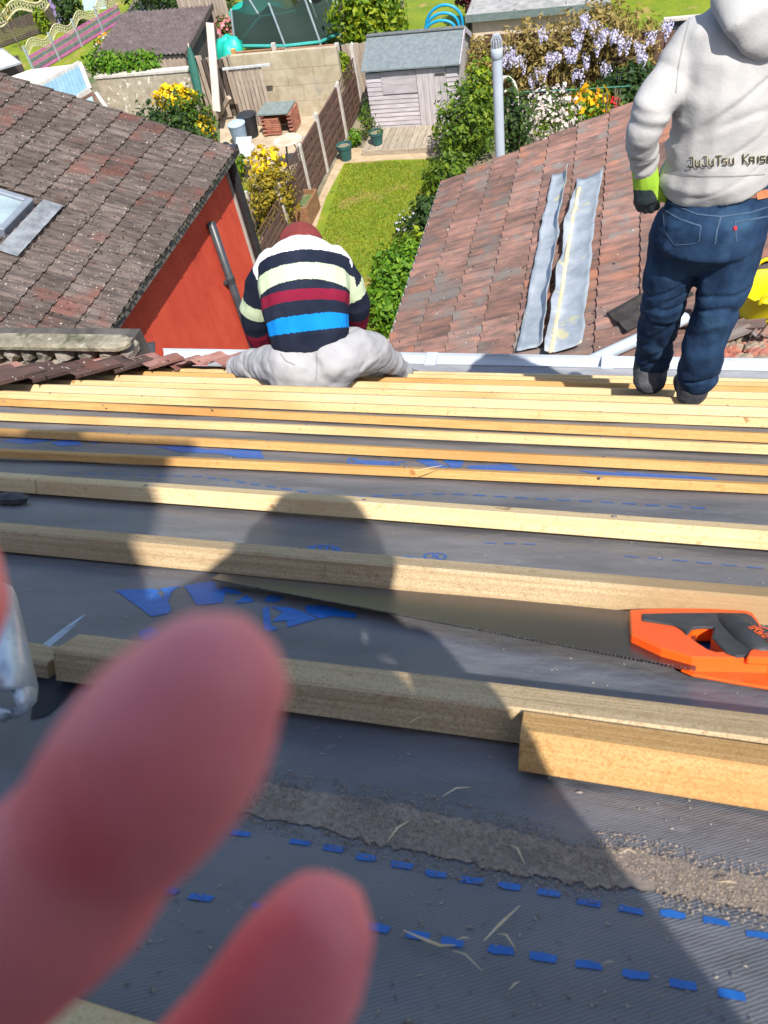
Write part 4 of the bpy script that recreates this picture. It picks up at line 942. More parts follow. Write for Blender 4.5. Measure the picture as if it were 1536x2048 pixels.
for i in range(49):
    f = i / 48; a_ = c4[0].lerp(c4[1], f); b_ = c4[3].lerp(c4[2], f); nn = (c4[1] - c4[0]).cross(c4[3] - c4[0]).normalized()
    if nn.dot(CAMP - c4[0]) < 0: nn = -nn
    rows.append([a_.lerp(b_, q) + nn * (.03 + .022 * math.sin(i * math.pi / 2)) for q in (0, .5, 1)])
mb = MB(); mb.sheet(rows); o = mb.build('corrugated_sheet', M_bluec, ob)
M_framew = mat('grey_frame', (.36, .34, .31), (.48, .46, .42), scale=5)
for a_, b_ in ((c4[0], c4[1]), (c4[3], c4[2]), (c4[0], c4[3]), (c4[1], c4[2])):
    mb = MB(); mb.beam(a_, b_, .11, .11); mb.build('frame', M_framew, ob)
c5 = [at_y(145, 212, 19.4), at_y(186, 188, 19.9), at_y(196, 216, 19.5), at_y(160, 236, 19.0)]
quad_wall('window_pane', c5, .04, mat('window_blue', (.16, .30, .36), (.30, .44, .48), rough=.15, scale=3), ob)
for a_, b_ in ((c5[0], c5[1]), (c5[1], c5[2])): mb = MB(); mb.beam(a_, b_, .09, .09); mb.build('frame', mat('brown_frame', (.10, .05, .035), (.16, .09, .06)), ob)
wr = thing('white_pipe', at_y(190, 185, 20), 'white painted rail slanting down beside the blue window', 'rail')
mb = MB(); mb.beam(at_y(192, 186, 20.0), at_y(228, 238, 19.2), .09, .06); mb.build('rail', M_white, wr)
# ---------- beyond the patio: sheds, fences, trampoline
M_corr = mat('brown_corrugated', (.085, .062, .062), (.15, .115, .112), rough=.85, scale=4, bump=.2, spots=[((.20, .16, .15), 3, .62, .08)])
cs = thing('corrugated_shed', (*xy(330, 110), 0), 'low shed under a dark brown corrugated roof at the back left', 'shed')
Ys0, Ys1 = 22.8, 27.2
c = [at_y(183, 117, Ys0), at_y(372, 108, Ys0), at_y(425, 10, Ys1), at_y(246, 25, Ys1)]
rows = []; N = 84
for i in range(N + 1):
    f = i / N; a, b = c[0].lerp(c[1], f), c[3].lerp(c[2], f); rows.append([a.lerp(b, q) + Z * (.028 * math.sin(i * math.pi / 2) + (.02 if q in (0,) else 0)) for q in (0, .33, .66, 1)])
mb = MB(); mb.sheet(rows); mb.build('roof', M_corr, cs)
M_dkwood = mat('dark_boards', (.055, .040, .033), (.12, .09, .075), rough=.9, scale=7, stretch=(3, 3, .4), bump=.3)
z_ = min(p.z for p in c[:2])
mb = MB(); mb.prism([Vector((c[0].x + .12, Ys0 + .1, 0)), Vector((c[1].x - .12, Ys0 + .1, 0)), c[1] + Vector((-.12, .1, -.06)), c[0] + Vector((.12, .1, -.06))], (0, .08, 0)); mb.build('front_wall', M_grey_w, cs)
mb = MB(); mb.prism([Vector((c[1].x - .1, Ys0 + .2, 0)), Vector((c[2].x - .1, Ys1, 0)), c[2] - Z * .08 - X * .1, c[1] + Vector((-.1, .2, -.08))], (-.08, 0, 0)); mb.build('side_wall', M_dkwood, cs)
mb = MB(); mb.beam(c[1] - Z * .02, c[2] - Z * .02, .05, .16); mb.build('bargeboard', M_dkwood, cs)
# vertical board fence between the corrugated shed and the gate
gf = thing('board_fence', (-11, 22.4, 0), 'grey weathered board fence between parasol and gate', 'fence')
a, b = at_y(380, 130, 22.4), at_y(462, 125, 22.4); n = 9
for i in range(n):
    x = a.x + (b.x - a.x) * i / (n - 1); h = at_y(400 + i * 7, 118 - (i % 3) * 4, 22.4).z; mb = MB(); mb.box((x, 22.4, h / 2), (.19, .03, h)); mb.build('board', M_grey_w if i % 3 else M_dkwood, gf)
# brown panel fence behind the block wall
pf = thing('panel_fence', (-8.8, 22.9, 0), 'brown panel fence showing above the beige block wall', 'fence')
M_pan = mat('brown_panel', (.26, .13, .07), (.38, .21, .12), rough=.9, scale=7, stretch=(.3, 1, 3), bump=.3)
a, b = at_y(470, 105, 22.9), at_y(672, 92, 22.9); h0, h1 = at_y(470, 104, 22.9).z, at_y(672, 90, 22.9).z
for j in range(2):
    xa, xb = a.x + (b.x - a.x) * (j * .52), a.x + (b.x - a.x) * (.50 + j * .5); hh = h0 + (h1 - h0) * (j * .5 + .25)
    mb = MB(); n = 13
    for i in range(n): mb.box(((xa + xb) / 2, 22.9 + .012 * (-1) ** i, hh * (i + .5) / n), (xb - xa, .014, hh / n + .015))
    for q in range(5): mb.box((xa + (xb - xa) * (q + .5) / 5, 22.87, hh / 2), (.04, .02, hh))
    mb.box(((xa + xb) / 2, 22.9, hh), (xb - xa, .06, .03)); mb.build('panel', M_pan, pf)
for px, cc in ((466, 'o'), (549, 'g'), (675, 'g')):
    p = at_y(px, 100, 22.85); z = at_y(px, 86 if cc == 'g' else 98, 22.85).z
    mb = MB(); mb.box((p.x, 22.85, z / 2), (.11, .11, z)); mb.build('post', M_conc if cc == 'g' else mat('orange_post', (.48, .25, .07), (.58, .33, .12)), pf)
# grey fence right of it towards the shed
gf2 = thing('grey_panel_fence', (-6.6, 22.9, 0), 'grey boarded fence between brown panels and the shed roof', 'fence')
x0, x1 = at_y(682, 90, 22.9).x, at_y(742, 88, 22.9).x; hh = at_y(710, 88, 22.9).z
for i in range(7): mb = MB(); mb.box((x0 + (x1 - x0) * (i + .5) / 7, 22.9, hh / 2), ((x1 - x0) / 7 - .01, .03, hh + .05 * (i % 2))); mb.build('board', M_grey_w, gf2)
shrub('ivy_clump', P(692, 160, 22.45), (.24, .24, .42), 'bright ivy clump at the corner of the beige wall', 'bright', 500, .06, 71, cz=at_y(692, 135, 22.45).z, cat='plant')
# trampoline with safety net
tr = thing('trampoline', (-10.6, 28, 0), 'trampoline with a dark green safety net behind the patio wall', 'trampoline')
M_net = bpy.data.materials.new('net'); M_net.use_nodes = True; t = M_net.node_tree; bsdf = t.nodes['Principled BSDF']
bsdf.inputs['Base Color'].default_value = (.018, .04, .032, 1); bsdf.inputs['Roughness'].default_value = .9; bsdf.inputs['Alpha'].default_value = .9
M_pole = mat('galvanised_pole', (.30, .38, .42), (.42, .50, .54), rough=.4, scale=4, metal=.3)
tops_px = [(462, 20), (538, 8), (608, -6), (660, -14), (560, -52), (480, -30)]; base_px = [(470, 92), (570, 92), (640, 84), (690, 62), (610, 20), (520, 34)]
Yt = [26.3, 26.0, 26.2, 27.4, 29.6, 28.4]
tp_ = [at_y(*p, y) for p, y in zip(tops_px, Yt)]; bp_ = [at_y(*p, y) for p, y in zip(base_px, Yt)]
bp_ = [Vector((p.x, p.y, max(.35, min(.8, p.z)))) for p in bp_]
for k in range(6):
    mb = MB(); mb.tube([Vector((bp_[k].x, bp_[k].y, 0)), bp_[k], tp_[k]], .035, 7); mb.build('pole', M_pole, tr)
    a0, a1, b0, b1 = tp_[k], tp_[(k + 1) % 6], bp_[k], bp_[(k + 1) % 6]; ctr = sum(bp_, Vector()) / 6
    rows = []
    for i in range(9):
        f = i / 8; top = a0.lerp(a1, f) - Z * .25 * math.sin(f * math.pi); bot = b0.lerp(b1, f); row = []
        for q in range(7):
            p = top.lerp(bot, q / 6); inn = (Vector((ctr.x, ctr.y, p.z)) - p) * .10 * math.sin(f * math.pi) * (1 - q / 7); row.append(p + inn)
        rows.append(row)
    mb = MB(); mb.sheet(rows); mb.build('net', M_net, tr, smooth=True)
mb = MB(); mb.add([p.copy() for p in bp_], [tuple(range(6))]); mb.build('mat', mat('trampoline_mat', (.03, .035, .035), rough=.8), tr)
mb = MB(); mb.tube(bp_ + [bp_[0]], .05, 7, cap=False); mb.build('rim', mat('teal_rim', (.03, .28, .25), (.05, .36, .32), rough=.6), tr)
tl = thing('tarpaulin', (*xy(455, 85), 0), 'bright turquoise tarpaulin bundle left of the trampoline', 'tarpaulin')
p = at_y(457, 84, 25.6); mb = MB(); mb.lathe(Vector((p.x, p.y, 0)), [(.42, 0), (.5, .3), (.48, .6), (.40, .85), (.25, 1.05), (.1, 1.15), (0, 1.18)], 24); me = mb.mesh('sheet', mat('turquoise_sheet', (.01, .36, .27), (.02, .46, .36), rough=.45, scale=3), smooth=True); displace(me, lambda c, n: .22 * noise.noise(c * 2.6) + .10 * noise.noise(c * 7)); put('sheet', me, tl)
tl2 = thing('tarpaulin', (*xy(505, 10), 0), 'turquoise cover seen through and above the trampoline net', 'tarpaulin')
p = at_y(500, 14, 30.5); mb = MB(); mb.lathe(Vector((p.x, p.y, 0)), [(1.1, 0), (1.15, p.z * .6), (.8, p.z * 1.0), (0, p.z * 1.12)], 18); me = mb.mesh('sheet', bpy.data.materials['turquoise_sheet'], smooth=True); displace(me, lambda c, n: .2 * noise.noise(c * 1.7)); put('sheet', me, tl2)
shrub('pink_flowers', P(448, 50, 26.6), (.30, .3, .3), 'pink flowering plant beside the turquoise tarpaulin', 'mid', 200, .06, 73, cz=at_y(448, 50, 26.6).z, flowers=[('pink', 150, .06, (0, 0, at_y(448, 50, 26.6).z), (.32, .3, .3))], cat='plant')
# stack of grey boxes/greenhouse frame right of trampoline
gh = thing('mesh_frame', (*xy(650, 60), 0), 'pale green tubular frame standing on the grass right of the trampoline', 'frame')
for a, b in (((612, -20), (655, 92)), ((655, 92), (690, 88)), ((640, -30), (690, 88)), ((672, 0), (682, 75))): mb = MB(); mb.tube([at_y(*a, 27.8), at_y(*b, 26.6)], .03, 6); mb.build('tube', mat('pale_green_tube', (.30, .45, .38), (.4, .55, .46), rough=.5), gh)
gb = thing('wood_stack', (*xy(660, 66), 0), 'dark grey timber crate on the far grass', 'crate')
p = G(660, 72); 
for i in range(4): mb = MB(); mb.box(p + Vector((0, .3, .14 + i * .24)), (1.0, .7, .21)); mb.build('plank', M_dkwood, gb)
# shrubs and trees behind the shed
shrub('leafy_bush', P(742, 60, 26.5), (1.25, 1.0, 1.2), 'bright yellow green bush behind the shed roof, left', 'bright', 2600, .10, 81, cz=1.2)
shrub('leafy_bush', P(700, 20, 30), (1.2, 1.0, 1.0), 'paler green bush on the far grass behind the trampoline', 'fresh', 1800, .11, 82, cz=1.0)
shrub('rose_arch', P(795, 40, 27.5), (.35, .4, 1.2), 'tall thin plant with whitish blossom behind the shed ridge', 'mid', 500, .07, 83, cz=1.2, flowers=[('white', 160, .06, (0, 0, 1.4), (.35, .4, 1.1))], cat='plant')
hp = thing('cloche_hoops', (*xy(890, 60), 0), 'three bright blue hoops of a garden cloche behind the shed', 'cloche')
M_hoop = mat('blue_hoop', (.006, .25, .50), (.01, .30, .58), rough=.4, scale=4)
for k, (a, b, top) in enumerate((((852, 55), (925, 46), (887, 10)), ((850, 62), (918, 56), (886, 26)), ((848, 68), (912, 64), (882, 41)))):
    y = 27.6 - k * .5; p0, p1, pt__ = at_y(*a, y), at_y(*b, y), at_y(*top, y); c_ = (p0 + p1) / 2; up_ = pt__ - c_
    mb = MB(); mb.tube([Vector((p0.x, p0.y, 0))] + [c_ + (p1 - p0) / 2 * -math.cos(q) + up_ * math.sin(q) for q in [i * math.pi / 14 for i in range(15)]] + [Vector((p1.x, p1.y, 0))], .045, 8); mb.build('hoop', M_hoop, hp, smooth=True)
shrub('plum_bush', P(938, 30, 28), (.45, .4, .8), 'dark plum coloured bush left of the garage roof', 'dark', 700, .08, 85, cz=1.2, cat='shrub')
for m_ in [o for o in bpy.data.objects if o.get('label', '').startswith('dark plum')][0].children:
    if m_.name.startswith('foliage'): m_.data.materials[0] = leafmat('leaf_plum', [(.06, .012, .02), (.13, .02, .035), (.20, .05, .06)])
# garage
ga = thing('garage', (-2.9, 26, 0), 'pale rendered garage with a grey felt roof behind the wisteria', 'garage')
YG = 26.0; a, b = at_y(944, 38, YG), at_y(1125, 14, YG)
M_gar = mat('garage_render', (.50, .40, .29), (.60, .50, .38), rough=.95, scale=4, bump=.3, spots=[((.45, .14, .05), 5, .70, .03)])
zt = (a.z + b.z) / 2
mb = MB(); mb.box(((a.x + b.x) / 2 + .6, YG + 1.6, zt / 2), (b.x - a.x + 1.2, 3.2, zt)); mb.build('wall', M_gar, ga)
mb = MB(); mb.box(((a.x + b.x) / 2 + .6, YG + 1.6, zt + .06), (b.x - a.x + 1.5, 3.6, .12)); mb.build('roof', mat('garage_felt', (.22, .22, .21), (.36, .36, .35), scale=4, bump=.2, spots=[((.12, .12, .11), 2, .58, .1)]), ga)
mb = MB(); mb.box(((a.x + b.x) / 2 + .6, YG - .21, zt + .03), (b.x - a.x + 1.54, .03, .20)); mb.build('fascia', mat('green_grey_fascia', (.10, .14, .13), (.15, .19, .18)), ga)
# dark fence to the right of the shed and the wisteria's fence
df = thing('dark_fence', (-2.6, 22.3, 0), 'dark brown fence in the shade right of the shed', 'fence')
x0, x1 = -3.3, 2.6; n = 26
for i in range(n): mb = MB(); mb.box((x0 + (x1 - x0) * (i + .5) / n, 22.6 - .04 * i, .78), ((x1 - x0) / n - .012, .03, 1.56)); mb.build('board', M_fence, df)
# wisteria: trunk, limbs, olive foliage, hanging lilac racemes
wi = thing('wisteria', (*xy(1130, 185), 0), 'sprawling wisteria with bronze leaves and hanging lilac blossom', 'wisteria')
def wpt(px, py, y=21.6): return at_y(px, py, y)
mb = MB(); root_ = Vector((*xy(1135, 190), 0))
for tgt in ((1010, 120), (1060, 75), (1120, 60), (1190, 50), (1250, 80), (1300, 110), (1165, 130), (1080, 150)):
    e = wpt(*tgt); m1 = root_.lerp(e, .45) + Vector((random.uniform(-.2, .2), random.uniform(-.2, .2), .35)); mb.tube([root_, root_ + Z * .5 + Vector((random.uniform(-.1, .1), 0, 0)), m1, e], [.07, .06, .035, .012], 7)
mb.build('trunk', M_bark, wi)
mb = MB()
for k, (px, py, rx, rz) in enumerate(((1000, 120, .55, .5), (1050, 90, .65, .55), (1110, 75, .75, .55), (1180, 70, .8, .6), (1245, 75, .7, .6), (1300, 95, .6, .6), (1090, 130, .8, .45), (1160, 130, .75, .45), (1240, 140, .8, .5), (1300, 160, .6, .4), (1040, 160, .5, .3), (960, 110, .4, .35), (1210, 40, .6, .4))):
    leaf_cloud(mb, wpt(px, py, 21.7 + .25 * (k % 3)), (rx * 1.05, .75, rz * 1.1), 700, .072, 100 + k, shell=.25, lump=.5, flat=.7)
mb.build('foliage', LEAF['olive'], wi)
rnd = random.Random(5)
clus = [(1012, 105, 3), (1022, 98, 2), (1085, 60, 1), (1150, 60, 2), (1175, 30, 2), (1190, 45, 4), (1205, 60, 6), (1232, 62, 5), (1250, 78, 3), (1150, 95, 3), (1128, 100, 3), (1105, 110, 3), (1085, 135, 3), (1175, 110, 2), (1290, 110, 3), (1300, 60, 1), (1335, 45, 2), (1215, 130, 2), (1245, 150, 3), (1222, 135, 2), (1070, 150, 2), (1155, 140, 2), (1280, 85, 2), (1160, 70, 2), (1195, 78, 2), (1040, 112, 1)]
for (px, py, k) in clus:
    for _ in range(k + 2):
        c = wpt(px + rnd.uniform(-11, 11), py + rnd.uniform(-7, 7), 20.9 + rnd.uniform(0, .4)); mb = MB(); L = rnd.uniform(.20, .36)
        for i in range(34):
            f = rnd.random(); r = .075 * (1 - f) ** .7 + .012; q = rnd.uniform(0, 6.28); p = c + Vector((r * math.cos(q), r * math.sin(q), -L * f)); nn = Vector((math.cos(q), math.sin(q), .3)).normalized(); a = nn.orthogonal().normalized(); b = nn.cross(a); s = .024
            mb.add([p - a * s, p - b * s, p + a * s, p + b * s], [(0, 1, 2, 3)])
        mb.build('raceme', PET['lilac'], wi)
shrub('green_bush', P(1260, 175, 20.6), (.9, .7, .55), 'dark green bush in the shade below the wisteria', 'dark', 1800, .06, 91, cz=.75)
shrub('green_bush', P(1190, 190, 20.4), (.6, .5, .4), 'mid green bush below the wisteria, beside the orange flowers', 'mid', 1100, .055, 92, cz=.6)
shrub('far_tree', P(1330, 0, 30), (2.2, 1.4, 1.6), 'fresh green tree far behind the hoodie worker', 'fresh', 2600, .14, 93, cz=1.8)
shrub('far_tree', P(1180, -10, 31), (1.8, 1.4, 1.3), 'bright green tree far behind the wisteria', 'bright', 2200, .14, 94, cz=1.6)
# flowering plants below the wisteria
f1 = G(1090, 262); shrub('white_blossom_bush', P(1095, 235, 17.0), (.72, .5, .55), 'bush covered in off white blossom behind the red brown roof edge', 'mid', 700, .045, 95, cz=P(1095, 235, 17.0).z, flowers=[('white', 1500, .034, (0, 0, P(1095, 235, 17.0).z), (.76, .52, .58))])
f2 = P(1170, 212, 17.2); shrub('orange_flowers', f2, (.46, .4, .32), 'clump of orange yellow flowers behind the red brown roof edge', 'fresh', 350, .045, 96, cz=f2.z, flowers=[('orange', 60, .085, (0, 0, f2.z + .05), (.48, .4, .30))], cat='plant')
f3 = P(1211, 214, 17.0); shrub('orange_flower', f3, (.12, .12, .2), 'single orange bloom between the orange clump and the red one', 'mid', 60, .04, 97, cz=f3.z - .1, flowers=[('orange', 14, .06, (0, 0, f3.z), (.09, .09, .09))], cat='plant')
f4 = P(1233, 206, 17.0); shrub('red_flower', f4, (.12, .12, .2), 'small bright red bloom at the roof edge', 'mid', 60, .04, 98, cz=f4.z - .1, flowers=[('red', 14, .06, (0, 0, f4.z), (.09, .09, .09))], cat='plant')
shrub('climber_bush', P(1030, 250, 16.0), (.35, .4, .8), 'dark green growth at the foot of the pipe arch', 'dark', 900, .05, 99, cz=P(1030, 250, 16).z)
ar = thing('pipe_arch', P(1025, 230, 16.8), 'white plastic pipe arch right of the pale grey vent pipe', 'arch')
pts = [at_y(px, py, 16.8) for px, py in ((1036, 232), (1034, 185), (1028, 165), (1018, 155), (1008, 154), (1004, 165))]; pts = [Vector((pts[0].x, pts[0].y, 0))] + pts
mb = MB(); mb.tube(pts, .035, 8); mb.build('pipe', M_white, ar, smooth=True)
mb = MB(); mb.tube([at_y(px, py, 16.9) for px, py in ((1010, 183), (1020, 178), (1030, 186))], .025, 8); mb.build('brace', M_white, ar)
wl = thing('washing_line', at_y(1180, 180, 19), 'thin green washing line crossing in front of the wisteria', 'line')
mb = MB(); mb.tube([at_y(1040, 184, 19), at_y(1150, 179, 19.2), at_y(1260, 172, 19.4)], .010, 5); mb.build('cord', mat('line_green', (.05, .22, .17)), wl)
gp = thing('garden_screen', at_y(1345, 80, 22), 'dark grey framed panel behind the hoodie worker shoulder', 'panel')
a = at_y(1340, 40, 22); b = at_y(1385, 36, 22); mb = MB(); mb.box(((a.x + b.x) / 2 + .3, 22.05, a.z / 2), (1.3, .06, a.z)); mb.build('board', M_dgrey, gp)
mb = MB(); mb.box(((a.x + b.x) / 2 + .3, 22.0, a.z + .02), (1.4, .14, .06)); mb.build('cap', M_conc, gp)
# ---------- far left
M_pink = mat('pink_slat', (.36, .10, .24), (.46, .16, .32), rough=.8, scale=6, rnd=.08); M_slate = mat('grey_slat', (.10, .12, .135), (.16, .18, .20), rough=.8, scale=6, rnd=.08); M_lat = mat('cream_trellis', (.36, .34, .18), (.48, .46, .28), rough=.8, scale=6)
pk = thing('slat_fence', (*xy(150, 130), 0), 'pink and grey slatted fence with a wavy cream trellis top', 'fence')
a, b = G(72, 150), G(248, 42); hfull = at_y(110, 100, at_z(110, 128, 0).y).z
a0 = Vector((a.x, a.y, 0)); b0 = Vector((b.x, b.y, 0)); d = (b0 - a0).normalized(); Lf = (b0 - a0).length
HS = .62
for seg in range(4):
    sa, sb = a0 + d * (Lf * seg / 4 + .03), a0 + d * (Lf * (seg + 1) / 4 - .03)
    for i in range(5):
        zz = .08 + i * HS / 5; mb = MB(); mb.beam(sa + Z * zz, sb + Z * zz, .025, HS / 5 - .025); mb.build('slat', M_pink if i % 2 == 0 else M_slate, pk)
    c_ = sa; mb = MB(); mb.box(a0 + d * (Lf * seg / 4) + Z * .48, (.07, .07, .96)); mb.build('post', M_pole, pk)
    mb = MB(); wv = lambda f: HS + .14 + .13 * math.sin(f * 2 * math.pi - .5)
    for s_ in (0, .18): mb.tube([sa.lerp(sb, f / 10) + Z * (wv(f / 10) + s_ * 1.4 - .07) for f in range(11)], .022, 6)
    for f in range(12):
        q0, q1 = f / 12, min(1, (f + 1.2) / 12); mb.beam(sa.lerp(sb, q0) + Z * (wv(q0) - .07), sa.lerp(sb, q1) + Z * (wv(q1) + .17), .015, .03); mb.beam(sa.lerp(sb, q1) + Z * (wv(q1) - .07), sa.lerp(sb, q0) + Z * (wv(q0) + .17), .015, .03)
    mb.build('trellis', M_lat, pk)
dk2 = thing('dark_slat_fence', (*xy(50, 85), 0), 'dark brown fence topped by wavy trellis in the top left corner', 'fence')
a0, b0 = at_z(-40, 112, 0), at_z(118, 55, 0); a0.z = b0.z = 0; d = (b0 - a0).normalized(); Lf = (b0 - a0).length; Hd = .75
n = 40
mb = MB()
for i in range(12): mb.beam(a0 + Z * (.07 + i * Hd / 12), b0 + Z * (.07 + i * Hd / 12), .03, Hd / 12 - .02)
mb.build('panel', M_dkwood, dk2)
mb = MB(); wv = lambda f: Hd + .20 + .17 * math.sin(f * 4 * math.pi)
for s_ in (-.1, .24): mb.tube([a0.lerp(b0, f / 24) + Z * (wv(f / 24) + s_) for f in range(25)], .035, 6)
for f in range(30):
    q0, q1 = f / 30, (f + 1) / 30; mb.beam(a0.lerp(b0, q0) + Z * (wv(q0) - .1), a0.lerp(b0, q1) + Z * (wv(q1) + .24), .015, .03); mb.beam(a0.lerp(b0, q1) + Z * (wv(q1) - .1), a0.lerp(b0, q0) + Z * (wv(q0) + .24), .015, .03)
mb.build('trellis', M_lat, dk2)
pp = thing('purple_shed', (*xy(125, 30), 0), 'lilac painted boarded panel beside the dark trellis fence', 'panel')
a, b = at_z(118, 50, 0), at_z(150, 30, 0); M_pur = mat('lilac_paint', (.27, .20, .42), (.36, .28, .52), rough=.7, scale=6, rnd=.1)
for i in range(6): q = (i + .5) / 6; c_ = a.lerp(b, q); mb = MB(); mb.box(Vector((c_.x, c_.y, 1.0)), (.24, .05, 2.0)); mb.build('board', M_pur, pp)
gs = thing('glazed_lean_to', (*xy(168, 12), 0), 'pale blue glazed lean to behind the lilac panel', 'lean-to')
p = at_z(168, 22, 0); mb = MB(); mb.prism([p, p + X * 1.1, p + Vector((1.1, .6, 1.3)), p + Vector((0, .6, 1.3))], (0, .05, .02)); mb.build('pane', mat('pale_blue_pane', (.30, .44, .46), (.4, .54, .55), rough=.2), gs)
p = at_z(150, 55, 0); shrub('blue_green_shrub', p, (.6, .6, .75), 'rounded blue green shrub by the lilac panel', 'dark', 900, .08, 111)
p = at_z(95, 68, 0); shrub('small_conifer', p, (.28, .28, .55), 'small yellow green conifer on the far left grass', 'bright', 420, .06, 112, cat='tree')
p = at_z(30, 40, 0); shrub('yellow_tree', P(30, 10, 33), (2.4, 1.4, 1.7), 'bright yellow green tree in the top left corner', 'bright', 2600, .13, 113, cz=2.2, cat='tree')
shrub('flower_bed', P(205, 30, 27.5), (.8, .5, .3), 'strip of pale peach flowers behind the slatted fence', 'mid', 400, .07, 114, cz=.6, flowers=[('orange', 60, .07, (0, 0, .75), (.8, .5, .3)), ('white', 150, .06, (0, 0, .7), (.8, .5, .3))], cat='plant')
sap = thing('sapling', G(42, 100), 'thin bare sapling before the dark fence', 'sapling'); p = G(45, 103)
mb = MB(); mb.tube([p, p + Vector((-.1, 0, .9)), p + Vector((-.25, .1, 1.6))], [.03, .02, .008], 6); mb.tube([p + Z * .7, p + Vector((.25, 0, 1.3))], [.014, .006], 5); mb.build('trunk', M_bark, sap)
mb = MB(); leaf_cloud(mb, p + Vector((-.1, 0, 1.4)), (.35, .3, .35), 90, .05, 6); mb.build('crown', LEAF['gold'], sap)
gr = thing('grey_roof_shed', (*xy(10, 130), 0), 'small shed with a pale grey roof at the left edge', 'shed')
q = [at_z(-40, 148, 1.6), at_z(42, 124, 1.6), at_z(5, 96, 2.0), at_z(-60, 92, 2.0)]
quad_wall('roof', q, .06, mat('pale_grey_roof', (.34, .37, .40), (.42, .45, .48), rough=.5), gr); mb = MB(); cc = sum(q, Vector()) / 4; mb.box((cc.x - .5, cc.y + .3, .78), (1.6, 1.0, 1.55)); mb.build('wall', M_dkwood, gr)
dk3 = thing('dark_gate', at_y(5, 180, 20), 'dark brown gate by the white outbuilding wall at the left edge', 'gate')
a, b = at_y(-30, 165, 20.2), at_y(26, 160, 20.2)
for i in range(4): x = a.x + (b.x - a.x) * (i + .5) / 4; mb = MB(); mb.box((x, 20.25, .65), ((b.x - a.x) / 4 - .02, .03, 1.3)); mb.build('board', M_dkwood, dk3)
# far backdrop: hedges and fences that close the view, then more roofs out of frame
hd = thing('far_hedge', (-8, 44, 0), 'long mixed hedge closing the far gardens', 'hedge'); mb = MB()
for i in range(26): leaf_cloud(mb, Vector((-46 + i * 3.0, 44 + random.uniform(-1, 1), 1.6)), (2.1, 1.2, random.uniform(1.4, 2.4)), 420, .22, 300 + i)
o = mb.build('hedge_leaves', LEAF['mid'], hd); o['kind'] = 'stuff'
for k, (px, py, y, s_) in enumerate(((300, -10, 33, 1.0), (350, 0, 31, .8), (420, -8, 32, .9))):
    p = at_y(px, py, y); shrub('back_bush', p, (1.3 * s_, 1.0, 1.2 * s_), ('dark bush above the corrugated roof, left', 'smaller dark bush above the corrugated roof', 'dark bush above the right end of the corrugated roof')[k], 'dark', 900, .1, 120 + k, cz=1.2)
bf = thing('back_fence', (*xy(410, 20), 0), 'old lath fence with sticks behind the corrugated roof', 'fence')
a, b = at_y(360, 12, 28.2), at_y(455, 30, 27.6); n = 14
for i in range(n): c_ = a.lerp(b, i / (n - 1)); mb = MB(); mb.box((c_.x, c_.y, 1.0 + .1 * (i % 3)), (.12, .025, 2.0 + .2 * (i % 3))); mb.build('lath', M_grey_w, bf)
# ================================================================== TOOLS AND LITTER ON THE ROOF
from mathutils.geometry import tessellate_polygon
def R_px(px, py, k=0.0): return on_roof(px, py, k)
# short offcut of batten lying against the lowest full batten
(xa, ua), (xb, ub) = uv(1036, 1547), uv(1536, 1628)
of = thing('batten_offcut', rp(xa + .2, ua, 0), 'short sawn batten offcut with an orange face, lying in front of the lowest long batten', 'offcut')
f_ = lambda x: ua + (ub - ua) * (x - xa) / (xb - xa)
M_wo = wood('pine_offcut', (.40, .22, .075), (.56, .36, .15))
o = batten(xa, f_(xa), xa + .62, f_(xa + .62), M_wo, w_=.044, t_=.035, k0=.003, name='timber', root=of, chamf=.006, sub=.06)
# hand saw -----------------------------------------------------------------
saw = thing('hand_saw', R_px(1300, 1290), 'orange and black handled hand saw lying against a batten', 'saw')
M_steel = mat('saw_steel', (.125, .115, .122), (.17, .158, .165), rough=.3, scale=2.5, stretch=(.2, 3, 1), metal=.92)
M_teeth = mat('saw_teeth', (.06, .06, .065), (.22, .22, .23), rough=.35, scale=200, metal=.8)
M_or = mat('orange_plastic', (.80, .085, .006), (.86, .11, .008), rough=.36, scale=6, spec=.5)
M_gr = mat('black_rubber', (.030, .031, .034), (.05, .05, .054), rough=.55, scale=40, bump=.15, bscale=240, bdist=.001)
kb = .010
bl = [R_px(x, y, kb) for x, y in ((424, 1159), (1392, 1341), (1392, 1240), (1258, 1224), (1000, 1199), (700, 1174), (440, 1149))]
mb = MB(); mb.prism(bl, RN * .0012); mb.build('blade', M_steel, saw)
a, b = bl[0], bl[1]; d = (b - a); L = d.length; d.normalize(); s = d.cross(RN); s = s if s.dot(RD) < 0 else -s; mb = MB(); n = 150
for i in range(n):
    p = a + d * (L * i / n); q = a + d * (L * (i + 1) / n); mb.prism([p - s * .001, q - s * .001, p.lerp(q, .35) + s * .0042], RN * .0013)
o = mb.build('teeth', M_teeth, saw); o['kind'] = 'stuff'
def z7(x, y): return 1200 + x * .21875, 1180 + y * .21875
def prism_hole(name, outer, hole, k0, k1, material, root, bevel=.0015):
    top = [[R_px(*z7(*p), k1) for p in outer]] + ([[R_px(*z7(*p), k1) for p in hole]] if hole else [])
    tri = tessellate_polygon(top); flat = [p for l in top for p in l]; n = len(flat); dn = RN * (k0 - k1)
    vs = flat + [p + dn for p in flat]; fs = [tuple(t) for t in tri] + [tuple(i + n for i in t)[::-1] for t in tri]; o_ = 0
    for l in top:
        m_ = len(l); fs += [(o_ + i, o_ + (i + 1) % m_, o_ + (i + 1) % m_ + n, o_ + i + n) for i in range(m_)]; o_ += m_
    mb = MB(); mb.add(vs, fs); return mb.build(name, material, root, bevel=.0016)
